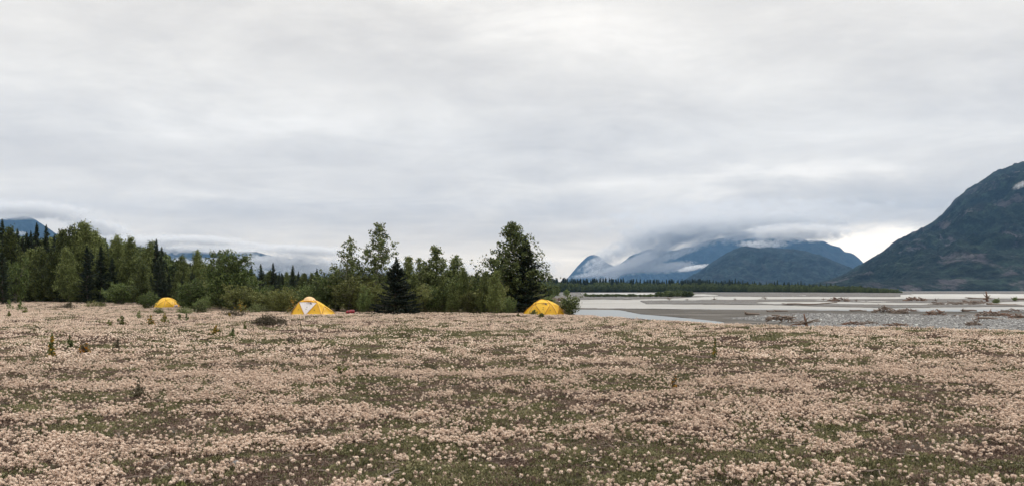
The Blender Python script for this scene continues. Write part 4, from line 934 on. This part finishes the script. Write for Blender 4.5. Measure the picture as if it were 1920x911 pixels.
for q, a_ in enumerate([
 (1412, 590, 27, 6, 'short thick brown log alone on the grey gravel', DW, 'log'), (1660, 585, 46, 9, 'long low driftwood heap with a green-brown left end', DW, 'pile'), (1755, 590.5, 38, 9, 'reddish brown driftwood mound in the middle of the right bar', DR, 'pile'),
 (1690, 587, 26, 7, 'flat driftwood heap joined to the long low heap', DW, 'pile'), (1750, 582.5, 10, 4, 'dark root knob above the reddish mound', DW, 'root'), (1816, 584, 24, 5, 'thin dark driftwood strip by the second channel', DW, 'log'),
 (1862, 592, 60, 9, 'wide reddish driftwood heap on the right bar', DR, 'pile'), (1880, 598.5, 88, 5, 'long pale log lying level on the right gravel', DW, 'log'), (1834, 601, 12, 8, 'broken root end at the left tip of the long pale log', DR, 'root'),
 (1826, 610, 26, 8, 'low brown driftwood lump on near gravel', DW, 'pile'), (1908, 596, 30, 8, 'reddish driftwood at the right frame edge', DR, 'pile'), (1800, 592.5, 20, 3, 'small flat log between two reddish heaps', DW, 'log'),
 (1465, 583.5, 24, 3, 'dark low log on the mud band left of centre bar', DW, 'log'), (1445, 584, 14, 3, 'small dark log beside another on the mud band', DW, 'log'), (1610, 583, 30, 3, 'thin driftwood line along the channel bank', DW, 'log'),
 (1700, 582.5, 40, 4, 'driftwood line along the channel, right part', DR, 'pile'), (1657, 569, 17, 4, 'short dark log between the two upper channels', DW, 'log'), (1574, 564, 36, 6, 'brown driftwood heap before the far wood', DR, 'pile'),
 (1544, 562, 8, 4, 'dark stump left of the brown far heap', DW, 'root'), (1606, 564, 8, 4, 'dark stump right of the brown far heap', DW, 'root'), (1520, 571.5, 90, 3, 'long thin curved driftwood branch on the middle bar', DW, 'log'),
 (1718, 563.5, 38, 7, 'reddish far driftwood mound on the left of the upper bar', DR, 'pile'), (1754, 564.5, 12, 5, 'dark round root lump on the upper bar', DW, 'root'), (1825, 568, 60, 7, 'broad dark driftwood heap on the upper right bar', DW, 'pile'),
 (1850, 565, 12, 16, 'leaning broken trunk pointing left on the upper right bar', DR, 'root'), (1790, 571, 80, 4, 'long dark driftwood streak above the second channel', DW, 'pile'), (1888, 571.5, 70, 4, 'level driftwood streak at right above the second channel', DW, 'log'),
 (1915, 562, 30, 4, 'driftwood line beyond the little shrubs', DW, 'log'), (1845, 559.5, 60, 2.5, 'thin far driftwood line below the wide water', DW, 'log'), (1900, 583.5, 45, 4, 'dark driftwood strip on the bank of the second channel at right', DW, 'pile'),
 (1254, 562.5, 9, 5, 'dark forked root stump on the far left bar', DW, 'root'), (1288, 562.5, 7, 3, 'small dark stump right of the forked one', DW, 'root'), (1227, 561.5, 10, 3, 'flat far driftwood left of the forked stump', DW, 'log'),
 (1339, 561, 10, 6, 'pale root clump by the far pool', DW, 'root'), (1378, 562.5, 7, 4, 'dark leaning stump right of the far pool', DW, 'root'), (1434, 560.5, 12, 5, 'dark knotted root on the far bar near the wood centre', DW, 'root'),
 (1172, 575.8, 4, 4, 'tiny dark twig stump by the near channel', DW, 'root'), (1184, 576, 8, 3, 'tiny driftwood right of the twig stump', DW, 'log'), (1052, 563, 24, 8, 'grey brushwood on the rubble bank behind the right tent', DR, 'pile'), (1710, 552.2, 8, 1.6, 'tiny dark snag in the wide far water', DW, 'log'),
 (1600, 609, 40, 6, 'brown brush strip between stump and gravel', DR, 'pile'), (1680, 611, 50, 5, 'reddish brush strip along the meadow edge', DR, 'pile'), (1630, 607, 30, 5, 'brown twig scatter behind the meadow edge', DW, 'pile'),
]): drift(*a_, seed=q + 10)
for px, py, hp, lab in [(1868, 567.5, 13, 'light green small willow growing from the upper right bar'), (1903, 564.5, 9, 'small green willow at right on the upper bar'), (1063, 556, 14, 'olive upright bush on the far bank left of the channels'), (1098, 556, 8, 'small olive bush on the far bar left of the scrub line')]:
    d = depth(py, -0.8); x_ = wx(px, d); ms, ref = PR['willow', 1]
    e = empty('willow_shrub', (x_, d, gz(x_, d)), 0, hp / F * d / ref, label=lab, cat='shrub'); link('trunk', ms[0], e); link('crown', ms[1], e)

# ------------------------------------------------------------------ meadow: seed heads, leaf mats, stones
def head_geo(G, c, r, n_w, core=True, lod=0):
    """fluffy mountain-avens seed head"""
    if lod == 0:
        d = rng.normal(size=(n_w, 3)); d[:, 2] = d[:, 2] * 0.8 + 0.15; d /= np.linalg.norm(d, axis=1)[:, None]
        e = np.cross(d, rng.normal(size=(n_w, 3))); e /= np.linalg.norm(e, axis=1)[:, None]
        L = r * rng.uniform(0.75, 1.15, n_w)[:, None]; wd = r * rng.uniform(0.22, 0.40, n_w)[:, None]
        a = c + d * r * 0.15; b = c + d * L + e * wd; f = c + d * L * 1.08 - e * wd
        V = np.stack([a, b, f], 1).reshape(-1, 3); G.add(V, None, np.arange(3 * n_w).reshape(-1, 3))
    else:
        V, T_ = ICO1; s = 1 + rng.uniform(-0.30, 0.30, len(V)); G.add(c + V * (r * s)[:, None] * np.array([1, 1, 0.85]), None, T_)
ICO1 = ico(1); ICO2 = ico(2)
def head_clump(nheads, rad, lod, name, hmin=0.05, hmax=0.12, rr=(0.009, 0.0165), nw=34):
    G = Geo(); S = Geo(); K_ = Geo()
    for k in range(nheads):
        if nheads == 1: p = np.zeros(2)
        else: p = rng.normal(size=2) * rad * 0.5
        h = rng.uniform(hmin, hmax); r = rng.uniform(*rr); c = np.array([p[0] + rng.normal() * 0.01, p[1] + rng.normal() * 0.01, h])
        head_geo(G, c, r, nw, lod=lod)
        if lod == 0:
            for q_ in range(3):
                V, T_ = ICO1; s = 1 + rng.uniform(-0.32, 0.32, len(V)); o3 = rng.normal(size=3) * r * 0.30; o3[2] = abs(o3[2]) * 0.6; G.add(c + o3 + V * (r * 0.62 * s)[:, None] * np.array([1, 1, 0.8]), None, T_)
        if lod == 0:
            V, T_ = ICO1; K_.add(c + V * r * 0.42, None, T_)
            S.tube([[p[0], p[1], -0.01], c], [0.0022, 0.0015], 3, cap=False)
    nG = len(np.concatenate(G.T)); parts = [G]; 
    G2 = Geo(); V = [np.concatenate(G.V)]; T_ = [np.concatenate(G.T)]; mi = [np.zeros(nG)]; n = len(V[0])
    if K_.V: vv = np.concatenate(K_.V); tt_ = np.concatenate(K_.T) + n; V.append(vv); T_.append(tt_); mi.append(np.ones(len(tt_))); n += len(vv)
    if S.V: vv = np.concatenate(S.V); qq = np.concatenate(S.Q) + n; V.append(vv); tt_ = np.concatenate([qq[:, [0, 1, 2]], qq[:, [0, 2, 3]]]); T_.append(tt_); mi.append(np.full(len(tt_), 2))
    return mesh_np(name, np.concatenate(V), None, np.concatenate(T_), [M['head'], M['headcore'], M['tundrabrown']], False, np.concatenate(mi))
near_p = [head_clump(1, 0, 0, 'seed_head') for _ in range(5)] + [head_clump(2, 0.05, 0, 'seed_head') for _ in range(2)] + [head_clump(4, 0.07, 0, 'seed_head') for _ in range(3)]
far_p = [head_clump(12, 0.20, 1, 'seed_heads_far', 0.05, 0.12, (0.015, 0.024)) for _ in range(6)] + [head_clump(4, 0.2, 1, 'seed_heads_sparse', 0.05, 0.12, (0.020, 0.030)) for _ in range(3)]

def dens(X, Y):
    d = np.hypot(X, Y)
    a = fbm(X * 0.50 + 5, Y * 0.85 + 2, 4, 0.6); b = fbm(X * 1.9 + 90, Y * 1.9, 3, 0.6)
    v = a * 0.62 + b * 0.38
    thr = np.interp(d, [5, 12, 20, 35, 60], [0.512, 0.512, 0.494, 0.463, 0.440])
    return sstep(-0.085, 0.10, v - thr), v
def region(n, d0, d1, pad=0.20, power=2.0):
    """uniform-by-area points in the view fan d0..d1 plus a margin"""
    u_ = rng.random(n); d = (d0 ** power + u_ * (d1 ** power - d0 ** power)) ** (1 / power)
    t_ = rng.uniform(-0.64 - pad, 0.64 + pad, n); X = t_ * d; Y = d
    return X, Y
def meadow_mask(X, Y):
    px = CX + F * X / Y; E = edge(px) * (1 + (fbm(X * 0.35, Y * 0.35 + 40, 3) - 0.5) * 0.10)
    return Y < E * 1.02
def clear_tents(X, Y):
    ok = np.ones(X.shape, bool)
    for tx, ty, rx_, ry_ in ((wx(575, d1) + 0.3, d1 + 0.6, 1.7, 1.1), (wx(1020, d2), d2 + 0.6, 1.5, 1.1), (wx(308, d3), d3 + 0.6, 1.5, 1.4)):
        ok &= ((X - tx) / rx_) ** 2 + ((Y - ty) / ry_) ** 2 > 1
    return ok
AREA = lambda a, b, pad=0.2: (0.64 + pad) * (b * b - a * a)
# near individual heads
n = int(AREA(4.2, 21) * 640); X, Y = region(n, 4.2, 21); k, v = dens(X, Y)
keep = rng.random(n) < (k ** 1.6 * (0.25 + 1.1 * sstep(0.35, 0.62, fbm(X * 5, Y * 5, 2))) * 0.80 + 0.075) * (1 - sstep(14, 21, Y)); X, Y, k = X[keep], Y[keep], k[keep]
n = len(X); idx = np.where(rng.random(n) < k * 0.45, rng.integers(5, 10, n), rng.integers(0, 5, n))
s_ = rng.uniform(0.65, 1.4, n); z_, _, _ = terrain(X, Y)
stuff_points('seed_heads', np.stack([X, Y, z_ - 0.01 - 0.03 * rng.random(n)], 1), np.stack([rng.normal(size=n) * .12, rng.normal(size=n) * .12, rng.random(n) * 6.28], 1), np.stack([s_, s_, s_], 1), idx, near_p, 'fluffy pinkish beige seed heads carpeting the near meadow')
print('near heads', n)
# farther clumps
n = int(AREA(14, 105, 0.12) * 12); X, Y = region(n, 14, 105, 0.12); k, v = dens(X, Y)
keep = (rng.random(n) < (k * 0.95 + 0.05) * sstep(14, 21, Y)) & meadow_mask(X, Y) & clear_tents(X, Y)
px = CX + F * X / Y; by_ = np.interp(px, [-400, 0, 250, 330, 400, 470, 540, 700, 900, 1000, 1040, 1070, 1100], [558, 564, 568, 574, 580, 584, 586, 586, 588, 588, 580, 560, 548]); keep &= Y < 2411 / (by_ - HOR)
keep &= (Y < 55) | (rng.random(n) < 0.6)
X, Y, k = X[keep], Y[keep], k[keep]; n = len(X)
idx = np.where(rng.random(n) < k, rng.integers(0, 6, n), rng.integers(6, 9, n)); s_ = rng.uniform(0.8, 1.25, n); z_, _, _ = terrain(X, Y)
stuff_points('seed_heads', np.stack([X, Y, z_ - 0.02], 1), np.stack([0 * s_, 0 * s_, rng.random(n) * 6.28], 1), np.stack([s_, s_, s_], 1), idx, far_p, 'fluffy pinkish beige seed heads carpeting the middle and far meadow')
print('far clumps', n)
# leaf mats
def tuft(rad, nb_, h, m, leaf, name, asp=0.45):
    G = Geo(); a = rng.random(nb_) * 6.28; r_ = rad * np.sqrt(rng.random(nb_)); P_ = np.stack([np.cos(a) * r_, np.sin(a) * r_, rng.random(nb_) * h * (1 - 0.5 * (r_ / rad) ** 2) + 0.004], 1)
    dd = rng.normal(size=(nb_, 3)); dd[:, 2] = np.abs(dd[:, 2]) * 1.2 + 0.5
    G.cards(P_, leaf, asp, dirs=dd); return G.mesh(name, [m])
leafp = [tuft(0.16, 230, 0.030, M['tundragreen'], 0.021, 'leaf_tuft', 0.6) for _ in range(4)] + [tuft(0.16, 190, 0.026, M['tundrabrown'], 0.022, 'dry_tuft', 0.4) for _ in range(3)]
n = int(AREA(4.2, 24) * 42); X, Y = region(n, 4.2, 24); gn = fbm(X * 0.6 + 40, Y * 0.6 + 13, 4, 0.6)
kd, v = dens(X, Y)
green = gn + 0.22 * (fbm(X * 3.1, Y * 3.1 + 60, 3) - 0.5) > 0.525; keep = (rng.random(n) < np.where(green, 0.97, 0.93)); X, Y, gn, green = X[keep], Y[keep], gn[keep], green[keep]; n = len(X)
idx = np.where(green ^ (rng.random(n) < 0.28), rng.integers(0, 4, n), rng.integers(4, 7, n)); s_ = rng.uniform(0.7, 1.3, n); z_, _, _ = terrain(X, Y)
stuff_points('leaf_mats', np.stack([X, Y, z_], 1), np.stack([0 * s_, 0 * s_, rng.random(n) * 6.28], 1), np.stack([s_, s_, s_ * np.where(green, 1.2, 1.0)], 1), idx, leafp, 'low green and reddish brown leaf mats between the seed heads')
leafq = [tuft(0.36, 150, 0.055, M['tundragreen'], 0.055, 'leaf_tuft_far') for _ in range(3)] + [tuft(0.36, 130, 0.05, M['tundrabrown'], 0.055, 'dry_tuft_far', 0.4) for _ in range(3)]
n = int(AREA(23, 110, 0.12) * 5); X, Y = region(n, 23, 110, 0.12); gn = fbm(X * 0.45 + 40, Y * 0.45 + 13, 4, 0.6)
keep = meadow_mask(X, Y); X, Y, gn = X[keep], Y[keep], gn[keep]; n = len(X); green = gn > 0.46
idx = np.where(green, rng.integers(0, 3, n), rng.integers(3, 6, n)); s_ = rng.uniform(0.7, 1.3, n); z_, _, _ = terrain(X, Y)
stuff_points('leaf_mats', np.stack([X, Y, z_], 1), np.stack([0 * s_, 0 * s_, rng.random(n) * 6.28], 1), np.stack([s_, s_, s_], 1), idx, leafq, 'low dull green leaf mats of the far meadow')
# stones in the meadow and on the gravel bar
m, t = mat('river_stone'); P_n = t.node('ShaderNodeObjectInfo').outputs['Random']
o_ = t.node('ShaderNodeTexCoord').outputs['Object']; nn = t.noise(o_, 3, 4)
c_ = t.ramp(P_n, [(0, (0.055, 0.058, 0.062)), (0.4, (0.11, 0.115, 0.122)), (0.75, (0.19, 0.195, 0.20)), (0.92, (0.34, 0.34, 0.34)), (1, (0.62, 0.66, 0.64))])
c_ = t.mix(0.35, c_, t.ramp(nn, [(0.3, (0.12, 0.12, 0.12)), (0.7, (0.36, 0.35, 0.34))])); finish(t, pbsdf(t, c_, 0.8)); M['stone'] = m
stp = []
for k in range(5):
    V, T_ = ICO2; dsp = 1 + 0.35 * (rng.random(3) - 0.5); q = V * dsp * np.array([1, 0.8, 0.5]); q = q * (1 + (fbm(V[:, 0] * 1.3 + k * 9 + 50, V[:, 1] * 1.3 + V[:, 2] + 50, 3) - 0.5)[:, None] * 0.5); stp.append(mesh_np('stone', q, None, T_, [m], True))
n = int(AREA(4.2, 20) * 14); X, Y = region(n, 4.2, 20); gn = fbm(X * 0.6 + 40, Y * 0.6 + 13, 4, 0.6); keep = rng.random(n) < np.where(gn < 0.46, 0.9, 0.06); X, Y = X[keep], Y[keep]; n = len(X)
s_ = rng.uniform(0.006, 0.02, n) * np.where(rng.random(n) < 0.03, 3.0, 1); z_, _, _ = terrain(X, Y)
stuff_points('meadow_stones', np.stack([X, Y, z_], 1), np.stack([rng.normal(size=n) * .3, rng.normal(size=n) * .3, rng.random(n) * 6.28], 1), np.stack([s_] * 3, 1), rng.integers(0, 5, n), stp, 'small grey stones in the bare patches of the meadow')
n = 90000; py = 586 + 46 * rng.random(n) ** 1.3; px = rng.uniform(1230, 2060, n); Y = 3617 / (py - HOR); X = (px - CX) / F * Y
z_, K_, MU_ = terrain(X, Y); keep = (K_ > 0.85) & (MU_ < 0.35) & (z_ > -0.88) & (rng.random(n) < 1.0); X, Y, z_ = X[keep], Y[keep], z_[keep]; n = len(X)
s_ = rng.gamma(3.0, 0.013, n) + 0.018
stuff_points('gravel_stones', np.stack([X, Y, z_ + s_ * 0.15], 1), np.stack([rng.normal(size=n) * .35, rng.normal(size=n) * .35, rng.random(n) * 6.28], 1), np.stack([s_] * 3, 1), rng.integers(0, 5, n), stp, 'grey river cobbles covering the gravel bar')
print('stones', n)

# dead twigs and litter
tw = []
for k in range(4):
    G = Geo(); pts = np.stack([np.linspace(-.5, .5, 6), np.cumsum(rng.normal(size=6)) * 0.05, 0.03 + np.abs(np.cumsum(rng.normal(size=6))) * 0.02], 1); G.tube(pts, np.linspace(0.035, 0.012, 6), 4)
    for b in range(3): i_ = rng.integers(1, 5); G.tube([pts[i_], pts[i_] + rng.normal(size=3) * np.array([.14, .2, .03]) + np.array([0, 0, .02])], [0.02, 0.008], 3)
    tw.append(G.mesh('twig', [M['drift']]))
n = int(AREA(4.2, 22) * 16); X, Y = region(n, 4.2, 22); s_ = rng.gamma(2.0, 0.045, n) + 0.04; z_, _, _ = terrain(X, Y)
stuff_points('dead_twigs', np.stack([X, Y, z_ + 0.012], 1), np.stack([rng.normal(size=n) * .1, rng.normal(size=n) * .1, rng.random(n) * 6.28], 1), np.stack([s_] * 3, 1), rng.integers(0, 4, n), tw, 'small dead twigs littered over the bare meadow soil')
